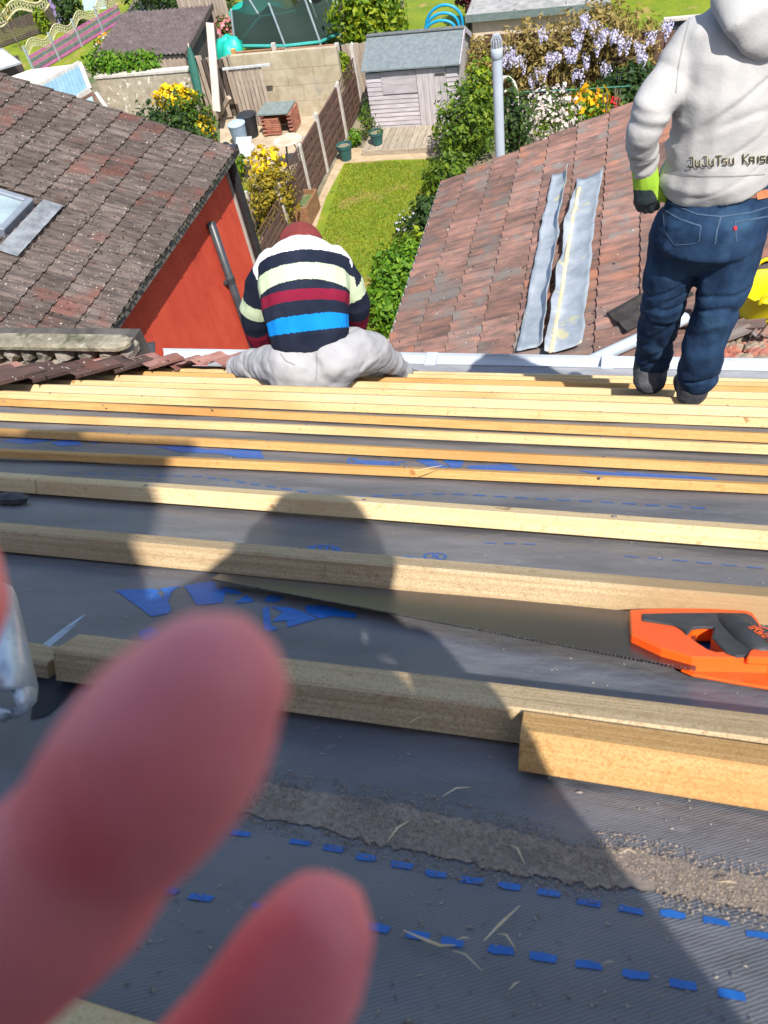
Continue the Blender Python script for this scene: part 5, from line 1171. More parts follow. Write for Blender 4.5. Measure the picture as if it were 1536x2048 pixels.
outer = [(268, 178), (480, 166), (700, 162), (1000, 166), (1330, 184), (1395, 205), (1440, 260), (1480, 330), (1700, 380), (1950, 480), (2040, 620), (1950, 700), (1536, 625), (1200, 616), (855, 612), (560, 530), (282, 402)]
hole = [(800, 402), (850, 345), (940, 335), (1040, 338), (1020, 425), (1140, 560), (1060, 562), (990, 540), (880, 470)]
prism_hole('handle_frame', outer, hole, .002, .021, M_or, saw)
inlay = [(385, 214), (700, 206), (1100, 203), (1330, 207), (1395, 235), (1440, 290), (1470, 335), (1700, 400), (1720, 470), (1560, 500), (1440, 520), (1370, 560), (1345, 596), (1250, 600), (1150, 562), (1022, 425), (1042, 336), (940, 333), (850, 343), (798, 402), (745, 350), (690, 318), (640, 306), (385, 268)]
gi = prism_hole('grip_inlay', inlay, None, .0195, .0235, M_gr, saw)
mb = MB(); pa, pb_ = R_px(*z7(1190, 285), .021), R_px(*z7(1470, 555), .021); mb.tube([pa.lerp(pb_, q) for q in (0, .2, .5, .8, 1)], [(.014, .010), (.017, .013), (.018, .014), (.017, .013), (.013, .010)], 16, side=RN.cross(pb_ - pa).normalized()); grip = mb.build('grip', M_gr, saw, smooth=True)
prism_hole('heel', [(1345, 596), (1365, 550), (1430, 522), (1520, 516), (1560, 520), (1560, 620), (1345, 612)], None, .016, .025, M_or, saw)
prism_hole('handle_foot', [(730, 722), (850, 694), (925, 700), (860, 628), (1200, 624), (1536, 632), (1950, 705), (1950, 980), (1536, 890), (1200, 835), (845, 770)], None, .0005, .004, M_or, saw)
bvh = None
st, L = strokes('IRWIN', 1.1); polys = []
o_, ad, up_ = Vector((1352, 345)), Vector((186, 128)) / L, Vector((72, -22)) / 6
gm = grip.data; T_ = BVHTree.FromPolygons([v.co for v in gm.vertices], [p.vertices[:] for p in gm.polygons])
def cast(px, py, tree, off=.0012):
    h = tree.ray_cast(CAMP, ray(px, py).normalized()); return (h[0] + h[1] * (off if h[1].dot(ray(px, py)) < 0 else -off)) if h[0] is not None else None
mb = MB()
for q in st:
    pts = []
    for x, y in q:
        z = o_ + ad * x + up_ * y; px, py = z7(z.x, z.y); c = cast(px, py, T_) or R_px(px, py, .034); pts.append(c)
    mb.add(pts, [(0, 1, 2, 3)])
mb.build('lettering', M_or, saw)
print_polys('blue_tape', [pix([(1366, 1270), (1440, 1275), (1452, 1306), (1400, 1305)]), pix([(1520, 1251), (1600, 1262), (1600, 1300), (1540, 1275)])], M_blue)
# steel bar end with a claw, lower left
M_galv = mat('bright_steel', (.45, .50, .55), (.66, .71, .76), rough=.38, scale=18, metal=.35, spots=[((.16, .18, .21), 26, .60, .1)])
cb = thing('claw_bar', R_px(20, 1400), 'scuffed bright steel claw end of a bar at the left edge', 'claw bar')
def slab_px(name, poly, k0, k1, material, root, bev=.003):
    mb = MB(); mb.prism([R_px(x, y, k1) for x, y in poly], RN * (k0 - k1)); return mb.build(name, material, root, bevel=bev)
def ridge_px(name, rows, material, root):
    mb = MB(); mb.sheet([[R_px(x, y, k) for x, y, k in r] for r in rows]); o = mb.build(name, material, root, smooth=True); o.modifiers.new('t', 'SOLIDIFY').thickness = .006; return o
ridge_px('claw', [[(-60, 1150, .085), (10, 1165, .10), (24, 1172, .095), (33, 1190, .08)], [(-60, 1230, .075), (12, 1235, .09), (34, 1240, .08), (48, 1248, .065)],
                  [(-60, 1310, .065), (10, 1315, .08), (42, 1315, .07), (64, 1316, .055)], [(-60, 1372, .055), (8, 1372, .07), (46, 1372, .06), (77, 1372, .045)]], M_galv, cb)
ridge_px('prong', [[(30, 1373, .062), (50, 1373, .058), (77, 1373, .044)], [(38, 1395, .055), (54, 1398, .05), (74, 1402, .04)], [(44, 1418, .045), (52, 1422, .04), (60, 1420, .034)], [(20, 1432, .036), (28, 1438, .032), (36, 1436, .028)]], M_galv, cb)
ridge_px('prong', [[(-60, 1410, .05), (0, 1420, .045), (24, 1428, .04)], [(-60, 1445, .035), (0, 1446, .032), (24, 1438, .03)]], M_galv, cb)
# torn flap of underlay and a dark patch painted for the shaded slit
mb = MB(); A_ = [R_px(*p) for p in ()]
rows = [[R_px(x, y, k) for x, y, k in r] for r in ([(62, 1325, .004), (70, 1310, .006), (80, 1292, .008)], [(90, 1302, .012), (98, 1288, .016), (104, 1274, .02)], [(128, 1270, .022), (132, 1260, .026), (136, 1250, .03)], [(158, 1244, .03), (160, 1239, .034), (163, 1232, .036)], [(174, 1227, .038), (175, 1226, .039), (176, 1225, .040)])]
mb.sheet(rows); mb.build('torn_flap', mat('pale_blue_weave', (.34, .42, .50), (.44, .52, .60), rough=.5, scale=60, stretch=(1, 6, 1)), house)
print_polys('slit_shade_patch', [pix([(78, 1322), (110, 1292), (118, 1312), (180, 1335), (150, 1372), (95, 1420), (60, 1430)])], mat('slit_shade', (.008, .012, .022), rough=.7), k=.002)
# sawdust stuck along the lap
M_dust = mat('sawdust', (.155, .130, .112), (.32, .255, .20), rough=.95, scale=190, bump=.35, bscale=420, bdist=.0012, lo=.3, hi=.7, spots=[((.11, .105, .105), 16, .56, .2)])
up_e = [(300, 1490), (480, 1540), (640, 1565), (800, 1592), (1000, 1636), (1150, 1677), (1300, 1690), (1400, 1722), (1560, 1750)]
lo_e = [(290, 1560), (440, 1606), (600, 1640), (760, 1680), (1020, 1741), (1200, 1776), (1300, 1780), (1440, 1811), (1560, 1836)]
def resample(pl, n):
    q = [Vector(uv(*p)) for p in pl]; sg = [(b - a).length for a, b in zip(q[:-1], q[1:])]; T = sum(sg); out = []
    for i in range(n):
        t = T * i / (n - 1); k = 0
        while k < len(sg) - 1 and t > sg[k]: t -= sg[k]; k += 1
        out.append(q[k].lerp(q[k + 1], min(1, t / sg[k])))
    return out
ue, le = resample(up_e, 90), resample(lo_e, 90); mb = MB(); rows = []
for a, b in zip(ue, le): rows.append([rp(p.x, p.y, mh(p.x, p.y) + .0012 * (1 if 0 < f < 1 else .5)) for f in (.04 + .12 * random.random(), .22, .33, .45, .6, .72, .80, .93 + .07 * random.uniform(-1, 1)) for p in (a.lerp(b, f),)])
mb.sheet(rows); mb.build('sawdust_bed', M_dust, house, smooth=True)
mb = MB(); rnd = random.Random(3)
for _ in range(14000):
    i = rnd.randrange(89); t = rnd.random(); f = min(1.25, max(-.25, rnd.gauss(.5, .34))); a = ue[i].lerp(ue[i + 1], t); b = le[i].lerp(le[i + 1], t); p = a.lerp(b, f)
    if noise.noise(Vector((p.x * 24, p.y * 24, 2))) < -.42: continue
    s_ = rnd.uniform(.0003, .0008); c = rp(p.x, p.y, mh(p.x, p.y) + .0010); q = rnd.uniform(0, 6.28); e1 = X * math.cos(q) * s_ + RD * math.sin(q) * s_; e2 = RN.cross(e1)
    mb.add([c - e1 * 1.6, c + e1 * 1.6 - e2, c + e2, c + RN * s_ * 1.3], [(0, 1, 3), (1, 2, 3), (2, 0, 3)])
M_grain = leafmat('sawdust_grain', [(.10, .085, .075), (.24, .18, .13), (.40, .31, .23), (.17, .13, .11)], 0.0)
sd_ = mb.build('sawdust', M_grain, house); sd_['kind'] = 'stuff'
mb = MB()                                                               # chips and dust elsewhere on the felt
for _ in range(900):
    px, py = rnd.uniform(0, 1536), rnd.uniform(930, 2048); x, u = uv(px, py); s_ = rnd.uniform(.0004, .0011) * (1.7 if rnd.random() < .05 else 1); c = rp(x, u, mh(x, u) + .001); q = rnd.uniform(0, 6.28); e1 = X * math.cos(q) * s_ + RD * math.sin(q) * s_; e2 = RN.cross(e1)
    mb.add([c - e1 * 2, c + e1 * 2 - e2, c + e2, c + RN * s_], [(0, 1, 3), (1, 2, 3), (2, 0, 3)])
o = mb.build('wood_dust', leafmat('dust_grain', [(.13, .12, .11), (.26, .23, .19), (.40, .36, .30)], 0.0), house); o['kind'] = 'stuff'
# slivers
M_sl = mat('sliver_wood', (.50, .38, .22), (.64, .52, .34), rough=.8, scale=40)
SLV = [([(885, 1589), (912, 1580), (940, 1572)], 3.5, 'thin sliver in the shade just upslope of the offcut'), ([(775, 1674), (795, 1655), (818, 1635)], 4, 'sliver slanting across the shaded end of the sawdust band'),
       ([(867, 1633), (873, 1645), (881, 1636)], 3, 'tiny V shaped sliver on the shaded sawdust'), ([(1020, 1685), (1035, 1700), (1050, 1724)], 3.5, 'curved sliver on the sawdust next to the shadow edge'),
       ([(968, 1876), (1000, 1850), (1040, 1807)], 5, 'longest straight splinter among the lower blue dashes'), ([(808, 1853), (850, 1880), (882, 1884), (910, 1892)], 6, 'thick bent pale splinter on the lower blue dashes'),
       ([(905, 1894), (930, 1910), (964, 1936)], 3, 'fine sliver trailing from the thick bent splinter'), ([(995, 1862), (1012, 1872), (1032, 1894)], 4, 'short pale sliver touching the end of the long straight splinter'),
       ([(913, 1873), (938, 1877)], 3.5, 'stubby pale chip on a blue dash beside the bent splinter'), ([(1240, 1707), (1256, 1705), (1272, 1707)], 3, 'orange tinted sliver on the sunlit sawdust'),
       ([(1434, 1767), (1472, 1776)], 3.5, 'pale sliver near the right end of the sunlit sawdust'), ([(1204, 1930), (1226, 1931)], 2.5, 'tiny chip between two dashes of the lower dashed line'),
       ([(1018, 1976), (1038, 1967)], 3.5, 'lone chip on plain dark underlay below the lower dashes'), ([(828, 945), (860, 941), (884, 934)], 3, 'long curl of wood lying over the orange battens'),
       ([(818, 1452), (840, 1446), (856, 1436)], 3, 'sliver sticking out of the lowest long batten')]
for i, (pts, wpx_, lb) in enumerate(SLV):
    kk = .038 if i in (13,) else (.012 if i == 14 else 0)
    q = [Vector(uv(*p, kk)) for p in pts]; c = q[len(q) // 2]; t = thing('wood_sliver', rp(c.x, c.y, 0), lb, 'splinter', 'wood slivers littering the underlay')
    P_ = [rp(v.x, v.y, kk + (0 if kk else mh(v.x, v.y)) + .0035 + .003 * (j % 2)) for j, v in enumerate(q)]
    sz = wpx_ * (P_[0] - CAMP).dot(FW) / F_PX * .62
    if len(P_) == 2: P_ = [P_[0], P_[0].lerp(P_[1], .5) + RN * .001, P_[1]]
    mb = MB(); mb.tube(P_, [(sz * .35, sz * .3)] + [(sz, sz * .5)] * (len(P_) - 2) + [(sz * .3, sz * .25)], 6, side=RN.cross(P_[-1] - P_[0]).normalized()); mb.build('wood', M_sl, t)
kn = thing('slate_chip', R_px(22, 993), 'dark slate chip by the cut batten joint at the left edge', 'chip'); mb = MB(); c = R_px(22, 994, .012)
mb.lathe(c, [(.0, -.012), (.022, -.01), (.026, 0), (.014, .008), (0, .010)], 7, (X * 1.6, RD, RN)); mb.build('slate', mat('slate_dark', (.03, .03, .033), (.08, .08, .085), rough=.8, scale=60), kn)
for (px, py, lb) in ((956, 828, 'dark knot plug on a pale far batten'), (795, 764, 'dark lump on the orange batten near the eaves')):
    pass
# ---- things on the right extension roof
bp_ = SR.px(1530, 634); bc = SR.pt(*bp_, .05)
bk = thing('yellow_tub', bc, 'bright yellow flexible tub standing on the broken tiles right of the hoodie worker', 'tub')
M_yel = mat('yellow_rubber', (.62, .50, .004), (.70, .57, .006), rough=.5, scale=4, spots=[((.45, .37, .03), 6, .62, .1)])
mb = MB(); r = .215; mb.lathe(bc - Z * .06, [(0, 0), (r * .82, 0), (r * .9, .10), (r * 1.02, .28), (r * 1.08, .29), (r * 1.06, .31), (r * .98, .30), (r * .86, .10), (r * .78, .02), (0, .02)], 28); mb.build('tub', M_yel, bk, smooth=True)
for s_ in (-1, 1): mb = MB(); mb.tube([bc + Vector((.10 * math.cos(q) * 1.0, s_ * r * 1.05, .24 + .10 * math.sin(q))) for q in [i * math.pi / 8 for i in range(9)]], .016, 7); mb.build('handle', M_yel, bk, smooth=True)
tmB = tile_mesh('roof_tile', .34, .38, M_tileR); tmD = tile_mesh('roof_tile', .40, .55, mat('tile_shadow_dark', (.018, .016, .016), (.045, .04, .038), rough=.9, scale=8, bump=.4))  # dark tile made larger and darker to stand in for the worker's shadow
for i, (px, py, ang, lb) in enumerate(((1245, 655, .5, 'loose dark tile, enlarged and darkened as the shadow left of the hoodie worker'), (1440, 690, .2, 'loose tile lying below the yellow tub, nearest the gutter'), (1480, 660, -.5, 'broken tile directly under the yellow tub'), (1520, 690, 1.1, 'tile fragment at the right edge by the gutter'), (1350, 655, -.3, 'tile seen between the legs of the hoodie worker'), (1525, 655, .8, 'red broken tile right of the yellow tub base'), (1400, 712, 1.4, 'small tile fragment by the worker right ankle'))):
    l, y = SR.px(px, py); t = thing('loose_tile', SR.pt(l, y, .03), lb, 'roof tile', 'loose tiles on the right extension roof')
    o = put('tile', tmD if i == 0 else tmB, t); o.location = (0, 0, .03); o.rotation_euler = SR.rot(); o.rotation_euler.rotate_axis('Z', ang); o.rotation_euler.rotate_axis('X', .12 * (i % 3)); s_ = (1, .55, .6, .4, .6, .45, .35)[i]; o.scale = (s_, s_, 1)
mb = MB(); rnd = random.Random(8)
for _ in range(260):
    px, py = rnd.uniform(1385, 1536), rnd.uniform(640, 726); l, y = SR.px(px, py); c = SR.pt(l, y, .0); s_ = rnd.uniform(.015, .06)
    mb.lathe(c, [(0, -.02), (s_, 0), (s_ * .7, s_ * .5), (0, s_ * .7)], 5, (SR.d * rnd.uniform(.6, 1.5), Yv, SR.n))
rb = mb.build('rubble', mat('tile_rubble', (.16, .12, .09), (.42, .35, .26), rough=.95, scale=10, spots=[((.35, .13, .09), 5, .56, .05)]), ext); rb['kind'] = 'stuff'
gp_ = thing('grey_pipe', SR.pt(*SR.px(1300, 690), .08), 'length of pale grey plastic pipe lying on the tiles behind the worker boots', 'pipe')
pa, pb_ = SR.pt(*SR.px(1222, 728), .12), SR.pt(*SR.px(1374, 660), .12); d = (pb_ - pa).normalized(); mb = MB(); mb.tube([pa - d * .3, pa, pa.lerp(pb_, .5), pb_], .055, 14); mb.build('pipe', M_greypl, gp_, smooth=True)
po = thing('dark_pole', SR.pt(*SR.px(1388, 655)), 'dark upright pole seen between the legs of the hoodie worker', 'pole'); pa = SR.pt(*SR.px(1388, 660)); mb = MB(); mb.tube([pa, pa + Z * .9], .035, 8); mb.build('shaft', M_dkwood, po)
# ================================================================== PEOPLE
def limb(mb, rows, dy=0.0, side=None, n=16, flat0=False):
    """rows of (px, py, Y, half width in pixels[, depth ratio]) -> tapered tube through real points"""
    pts, rr = [], []
    for r in rows:
        p = at_y(r[0], r[1], r[2] + dy); w_ = r[3] * (p - CAMP).dot(FW) / F_PX; pts.append(p); rr.append((w_, w_ * (r[4] if len(r) > 4 else 1.0)))
    mb.tube(pts, rr, n, side=RT if side is None else side, flat0=flat0); return pts
def decal(name, polys, tree, material, root, off=.003):
    mb = MB()
    for pl in polys:
        pts = [cast(x, y, tree, off) for x, y in pl]
        if all(p is not None for p in pts): mb.add(pts, [tuple(range(len(pts)))])
    return mb.build(name, material, root) if mb.v else None
def seam(pl, wd, step=6):
    out = []
    for a, b in zip(pl[:-1], pl[1:]):
        a, b = Vector(a), Vector(b); L = (b - a).length; n = max(1, int(L / step)); nn = Vector((-(b - a).y, (b - a).x)) / L * wd / 2
        for i in range(n):
            p, q = a.lerp(b, i / n), a.lerp(b, (i + 1) / n); out.append([tuple(p - nn), tuple(q - nn), tuple(q + nn), tuple(p + nn)])
    return out
def tree_of(me): return BVHTree.FromPolygons([v.co for v in me.vertices], [p.vertices[:] for p in me.polygons])
M_skin = mat('skin', (.44, .17, .13), (.52, .22, .17), rough=.5, scale=20, sss=.25, bump=.1, bscale=120, bdist=.002)
def fingers(mb, wrist, mids, side):
    pass

# ---------------- worker in the pale hoodie, standing at the eaves
YF = on_roof(1386, 797, .040).y; DY = YF - 2.98 + .02
M_hood = mat('hoodie_cloth', (.41, .405, .40), (.47, .465, .455), rough=.95, scale=3, bump=.22, bscale=11, bdist=.02, spec=.15, spots=[((.35, .36, .362), 1.6, .56, .2)])
M_jean = mat('denim', (.007, .022, .058), (.018, .046, .10), rough=.9, scale=7, stretch=(2.5, 2.5, .8), bump=.3, bscale=26, bdist=.012, spec=.2, spots=[((.03, .075, .14), 4.5, .60, .14)])
M_jean2 = mat('denim_seam', (.035, .07, .13), (.06, .10, .165), rough=.9, scale=30)
M_boot = mat('boot_grey', (.040, .042, .05), (.085, .088, .10), rough=.8, scale=24, bump=.4)
man = thing('person', at_y(1386, 797, YF), 'person standing at the eaves in pale hoodie, blue jeans and green glove, seen from behind', 'person')
mb = MB()
limb(mb, [(1438, 366, 2.98, 100, .66), (1437, 396, 2.98, 104, .68), (1430, 440, 2.96, 110, .68), (1420, 480, 2.95, 108, .66), (1412, 500, 2.97, 92, .56)], DY)
legL = [(1360, 465, 2.98, 60), (1342, 540, 3.00, 51), (1325, 612, 3.02, 43), (1311, 680, 3.09, 37), (1306, 728, 3.15, 34)]
legR = [(1468, 465, 2.96, 64), (1454, 540, 2.96, 55), (1434, 620, 2.94, 45), (1408, 690, 2.94, 42), (1397, 748, 2.97, 42)]
limb(mb, legL, DY); limb(mb, legR, DY)
me = fuse(mb, .008, 6)
LL = [at_y(r[0], r[1], r[2] + DY) for r in legL]; LR = [at_y(r[0], r[1], r[2] + DY) for r in legR]
def jean_fold(p, n):
    best = 9
    for ch in (LL, LR):
        for i in range(len(ch) - 1):
            t, d = seg_param(p, ch[i], ch[i + 1])
            if d < best: best = d; s_ = i + t
    amt = max(0, min(1, (s_ - .8) / 1.0)); ph = p.z * 62 + 5 * noise.noise(p * 5) + 2.2 * noise.noise(p * 11)
    f = .0050 * amt * max(-.3, math.sin(ph)) * (.5 + .9 * noise.noise(p * 4 + Vector((3, 0, 0))))
    q_ = Vector((p.x * 4 + p.z * 2, p.y * 4, p.z * 11 - p.x * 5)); cr = max(0, 1 - abs(noise.noise(q_)) * 7) * (.25 + .75 * amt)
    return f * .6 - .010 * cr + .006 * noise.noise(p * 9) + .003 * noise.noise(p * 22)
displace(me, jean_fold); jm = me; finish(me, 'jeans', M_jean, man); TJ = tree_of(jm)
seams = seam([(1322, 416), (1360, 438), (1402, 452)], 3.5) + seam([(1402, 452), (1398, 484)], 2.5) + seam([(1330, 402), (1394, 428), (1442, 433), (1500, 425), (1534, 414)], 3.2) + seam([(1442, 433), (1434, 460), (1430, 488)], 3) + seam([(1470, 444), (1534, 433)], 3.5) + seam([(1470, 444), (1472, 482)], 2.5) + seam([(1326, 425), (1332, 465), (1350, 490), (1396, 486)], 2)
decal('stitching', seams, TJ, M_jean2, man, .002)['kind'] = 'stuff'
loops = seam([(1371, 384), (1368, 405)], 8, 5) + seam([(1443, 386), (1441, 412)], 8, 5)
for q_ in (seam([(1371, 384), (1368, 405)], 8, 5), seam([(1443, 386), (1441, 412)], 8, 5)): decal('belt_loop', q_, TJ, M_jean, man, .006)
decal('belt', seam([(1332, 390), (1400, 394), (1460, 394), (1512, 391)], 9, 8), TJ, mat('belt_brown', (.16, .07, .05), (.22, .10, .07), rough=.7), man, .003)
decal('leather_patch', seam([(1512, 390), (1545, 385)], 17, 8), TJ, mat('leather_patch', (.40, .13, .05), (.48, .18, .08), rough=.8), man, .004)
decal('red_tab', seam([(1469, 452), (1470, 460)], 7, 4), TJ, mat('red_tab', (.35, .02, .04), rough=.8), man, .004)
# hoodie
mb = MB()
limb(mb, [(1438, 356, 2.98, 107, .72), (1440, 335, 2.97, 110, .74), (1450, 265, 2.96, 106, .72), (1465, 170, 2.95, 112, .66), (1480, 95, 2.95, 122, .58), (1489, 45, 2.95, 112, .52), (1496, 5, 2.96, 70, .6), (1502, -30, 2.99, 44, .9)], DY, flat0=True)
armL = [(1396, 74, 2.95, 42), (1354, 140, 2.93, 45), (1306, 212, 2.89, 40), (1289, 256, 2.88, 35), (1286, 300, 2.91, 29), (1289, 332, 2.94, 26)]
armR = [(1590, 60, 2.95, 46), (1650, 130, 2.93, 50), (1700, 200, 2.90, 44), (1690, 260, 2.94, 37), (1640, 310, 3.05, 31), (1610, 340, 3.12, 27)]
limb(mb, armL, DY); limb(mb, armR, DY)
me = fuse(mb, .007, 7)
def hood_fold(p, n):
    AL = [at_y(r[0], r[1], r[2] + DY) for r in armL]
    best = 9; s_ = 0
    for i in range(len(AL) - 1):
        t, d = seg_param(p, AL[i], AL[i + 1])
        if d < best: best = d; s_ = i + t
    arm = max(0, min(1, (.13 - best) / .04)) * max(0, min(1, s_ - .4))
    ph = s_ * 11 + 3 * noise.noise(p * 6)
    q_ = Vector((p.x * 3.2 + p.z * 1.5, p.y * 3.2, p.z * 7.5 - p.x * 4)); cr = max(0, 1 - abs(noise.noise(q_)) * 7) * max(0, .5 + noise.noise(p * 3.3 + Vector((7, 0, 0))))
    f = -.011 * cr * (.55 + .8 * arm) + .004 * arm * math.sin(ph + (p.x + p.z) * 18) * (.5 + 1.1 * noise.noise(p * 5)) + .010 * arm * noise.noise(Vector((p.x * 6, p.y * 6, p.z * 17)))
    hem = math.exp(-((p.z - HZ) / .05) ** 2); f += .012 * (1 - arm) * hem * math.sin(p.z * 75 + 2 * noise.noise(p * 5))
    return f + .010 * noise.noise(Vector((p.x * 3, p.y * 3, p.z * 6 + p.x * 5))) + .004 * noise.noise(p * 15)
HZ = at_y(1430, 335, 2.9).z
displace(me, hood_fold); hm = me; finish(me, 'hoodie', M_hood, man); TH = tree_of(hm)
mb = MB(); limb(mb, [(1498, -25, 2.92, 80, .62), (1520, 25, 2.87, 76, .46), (1538, 72, 2.865, 60, .32), (1546, 104, 2.875, 36, .3)], DY); me = fuse(mb, .010, 5)
displace(me, lambda p, n: .008 * noise.noise(p * 9)); finish(me, 'hood', M_hood, man)
mb = MB(); limb(mb, [(1438, 354, 2.98, 106, .70), (1438, 338, 2.98, 108, .72)], DY, flat0=True); me = fuse(mb, .010, 2); finish(me, 'hem_band', M_hood, man)
M_hs = mat('hoodie_seam', (.27, .268, .262), (.32, .315, .31), rough=.95)
for q_ in ([(1378, 45), (1366, 90), (1356, 140), (1352, 185)], [(1340, 346), (1400, 352), (1470, 352), (1530, 348)], [(1262, 318), (1288, 322), (1310, 318)]): decal('seam', seam(q_, 2.2), TH, M_hs, man, .0015)
M_ltr = mat('lettering_dark', (.045, .042, .03), rough=.8)
st, L = strokes('JuJuTsu Kaise', .8); g0 = Vector((1378, 333)); sx = 13.4 / 5
def txt(q, dx=0, dy=0): return [(g0.x + x * sx + dx, g0.y - y * 3.1 - x * .16 + dy) for x, y in q]
decal('lettering_shade', [txt(q, 1.6, -1.2) for q in st], TH, mat('lettering_gold', (.46, .42, .30), rough=.8), man, .0025)
decal('lettering', [txt(q) for q in st], TH, M_ltr, man, .0042)
# body: head, neck, hands, core: one continuous mesh, mostly under the clothes
mb = MB()
limb(mb, [(1437, 440, 2.98, 60, .7), (1462, 200, 2.96, 66, .6), (1490, 40, 2.96, 60, .5), (1502, -30, 2.99, 34, 1), (1506, -80, 3.02, 36, 1)], DY)
limb(mb, [(1508, -75, 3.03, 46, 1.15), (1512, -130, 3.03, 58, 1.2), (1516, -180, 3.04, 52, 1.15), (1518, -215, 3.05, 30, 1.1)], DY)
limb(mb, [(r[0], r[1], r[2], r[3] * .55) for r in armL] + [(1291, 360, 2.95, 18)], DY); limb(mb, [(r[0], r[1], r[2], r[3] * .55) for r in armR] + [(1590, 370, 3.15, 18), (1585, 400, 3.15, 14)], DY)
limb(mb, [(r[0], r[1], r[2], r[3] * .6) for r in legL] + [(1305, 760, 3.13, 18)], DY); limb(mb, [(r[0], r[1], r[2], r[3] * .6) for r in legR] + [(1390, 780, 2.98, 18)], DY)
me = fuse(mb, .012, 3); finish(me, 'body', M_skin, man)
mb = MB(); limb(mb, [(1512, -128, 3.02, 61, 1.2), (1516, -180, 3.03, 57, 1.2), (1518, -222, 3.04, 34, 1.1)], DY); me = fuse(mb, .012, 3); displace(me, lambda p, n: .006 * noise.noise(p * 40)); finish(me, 'hair', mat('hair_dark', (.02, .014, .01), (.05, .035, .025), rough=.6, scale=60), man)
# glove on the left hand
mb = MB(); limb(mb, [(1289, 336, 2.94, 25), (1292, 362, 2.95, 26), (1296, 382, 2.95, 29, .7), (1298, 392, 2.95, 30, .6)], DY, n=12)
for ch in ([(1277, 386), (1273, 404), (1279, 418)], [(1289, 390), (1286, 410), (1291, 422)], [(1301, 392), (1300, 411), (1303, 421)], [(1312, 390), (1312, 405), (1314, 415)], [(1308, 362), (1321, 382), (1330, 400)]):
    limb(mb, [(x, y, 2.94 + .01 * i, 8.2 - .8 * i) for i, (x, y) in enumerate(ch)], DY, n=8)
me = fuse(mb, .0045, 2); me.materials.clear()
M_gg = mat('glove_green', (.26, .46, .03), (.34, .54, .05), rough=.85, scale=20); M_gd = mat('glove_dark', (.018, .03, .035), (.035, .05, .055), rough=.7, scale=20)
go = finish(me, 'glove', [M_gg, M_gd], man)
for p in me.polygons:
    c = p.center - CAMP; px = CX + F_PX * c.dot(RT) / c.dot(FW); py = CY - F_PX * c.dot(UP) / c.dot(FW)
    p.material_index = 1 if (py > 380 and px < 1306 + (py - 380) * .45) else 0
# boots
for rows, toe in (([(1307, 712, 3.16, 36), (1300, 740, 3.13, 34), (1300, 760, 3.10, 33, .9)], (1312, 745, 3.28, 30, .7)), ([(1394, 748, 2.98, 34), (1386, 772, 2.97, 32), (1384, 788, 2.97, 31, .8)], (1386, 778, 3.20, 28, .6))):
    mb = MB(); limb(mb, rows, DY, n=12); a = at_y(rows[-1][0], rows[-1][1], rows[-1][2] + DY); b = a + Vector((-.02, .20, -.10 if rows[0][0] > 1350 else -.17)); mb.tube([a, a.lerp(b, .6), b], [.045, .046, .036], 10); me = fuse(mb, .007, 3); finish(me, 'boot', M_boot, man)

# ---------------- worker in the striped jersey, sitting astride the battens
YB = on_roof(600, 769, .038).y; D2 = YB
sm = thing('person', at_y(620, 766, YB + .1), 'person sitting bent forward at the eaves in a striped jersey, grey trousers and maroon cap', 'person')
M_gtr = mat('grey_trousers', (.30, .30, .315), (.38, .38, .395), rough=.95, scale=6, bump=.3, bscale=18, bdist=.012, spec=.15, spots=[((.40, .35, .31), 2.4, .60, .12)])
mb = MB()
limb(mb, [(626, 690, .18, 76, .62), (622, 722, .14, 90, .75), (620, 742, .12, 92, .70)], D2)
tl = [(575, 728, .10, 44), (540, 730, .22, 40), (500, 731, .36, 31), (478, 735, .46, 22)]
tr_ = [(665, 720, .12, 50), (706, 704, .24, 51), (745, 706, .36, 42), (778, 724, .48, 26)]
limb(mb, tl, D2, side=UP); limb(mb, tr_, D2, side=UP)
limb(mb, [(588, 748, .06, 24), (572, 748, .10, 24)], D2); limb(mb, [(640, 746, .06, 26), (600, 746, .06, 28)], D2)
for ch in (tl, tr_):
    a = at_y(ch[-1][0], ch[-1][1], ch[-1][2] + D2); mb.tube([a, a + Vector((0, .16, -.20)), a + Vector((0, .26, -.36))], [.072, .068, .06], 10)
me = fuse(mb, .009, 6)
def tro_fold(p, n):
    q_ = Vector((p.x * 5, p.y * 4, p.z * 9 + p.x * 5)); cr = max(0, 1 - abs(noise.noise(q_)) * 7) * max(0, .45 + noise.noise(p * 4))
    return -.011 * cr + .010 * noise.noise(Vector((p.x * 7, p.y * 5, p.z * 14))) + .006 * math.sin(p.x * 60 + p.z * 40 + 5 * noise.noise(p * 6)) * max(0, noise.noise(p * 4 + Vector((9, 0, 0)))) + .003 * noise.noise(p * 24)
displace(me, tro_fold); finish(me, 'trousers', M_gtr, sm); TT = tree_of(me)
decal('pocket_seam', seam([(560, 706), (572, 722), (590, 730)], 2.2), TT, mat('grey_seam2', (.2, .2, .21), rough=.9), sm, .002)
decal('trouser_seam', seam([(634, 705), (634, 735), (632, 762)], 2.5), TT, mat('grey_seam', (.22, .22, .23), rough=.9), sm, .002)
for ch in (tl, tr_):
    a = at_y(ch[-1][0], ch[-1][1], ch[-1][2] + D2) + Vector((0, .26, -.36)); mb = MB(); mb.tube([a + Z * .06, a - Z * .05], [.055, .05], 10); mb.tube([a - Z * .05, a + Vector((0, .18, -.10))], [.048, .04], 10); me = fuse(mb, .01, 2); finish(me, 'boot', M_boot, sm)
spine = [(620, 688, .16, 76, .66), (618, 665, .18, 82, .68), (612, 620, .24, 87, .68), (608, 570, .33, 93, .64), (605, 530, .42, 90, .60), (603, 506, .50, 66, .62), (602, 494, .54, 40, .8)]
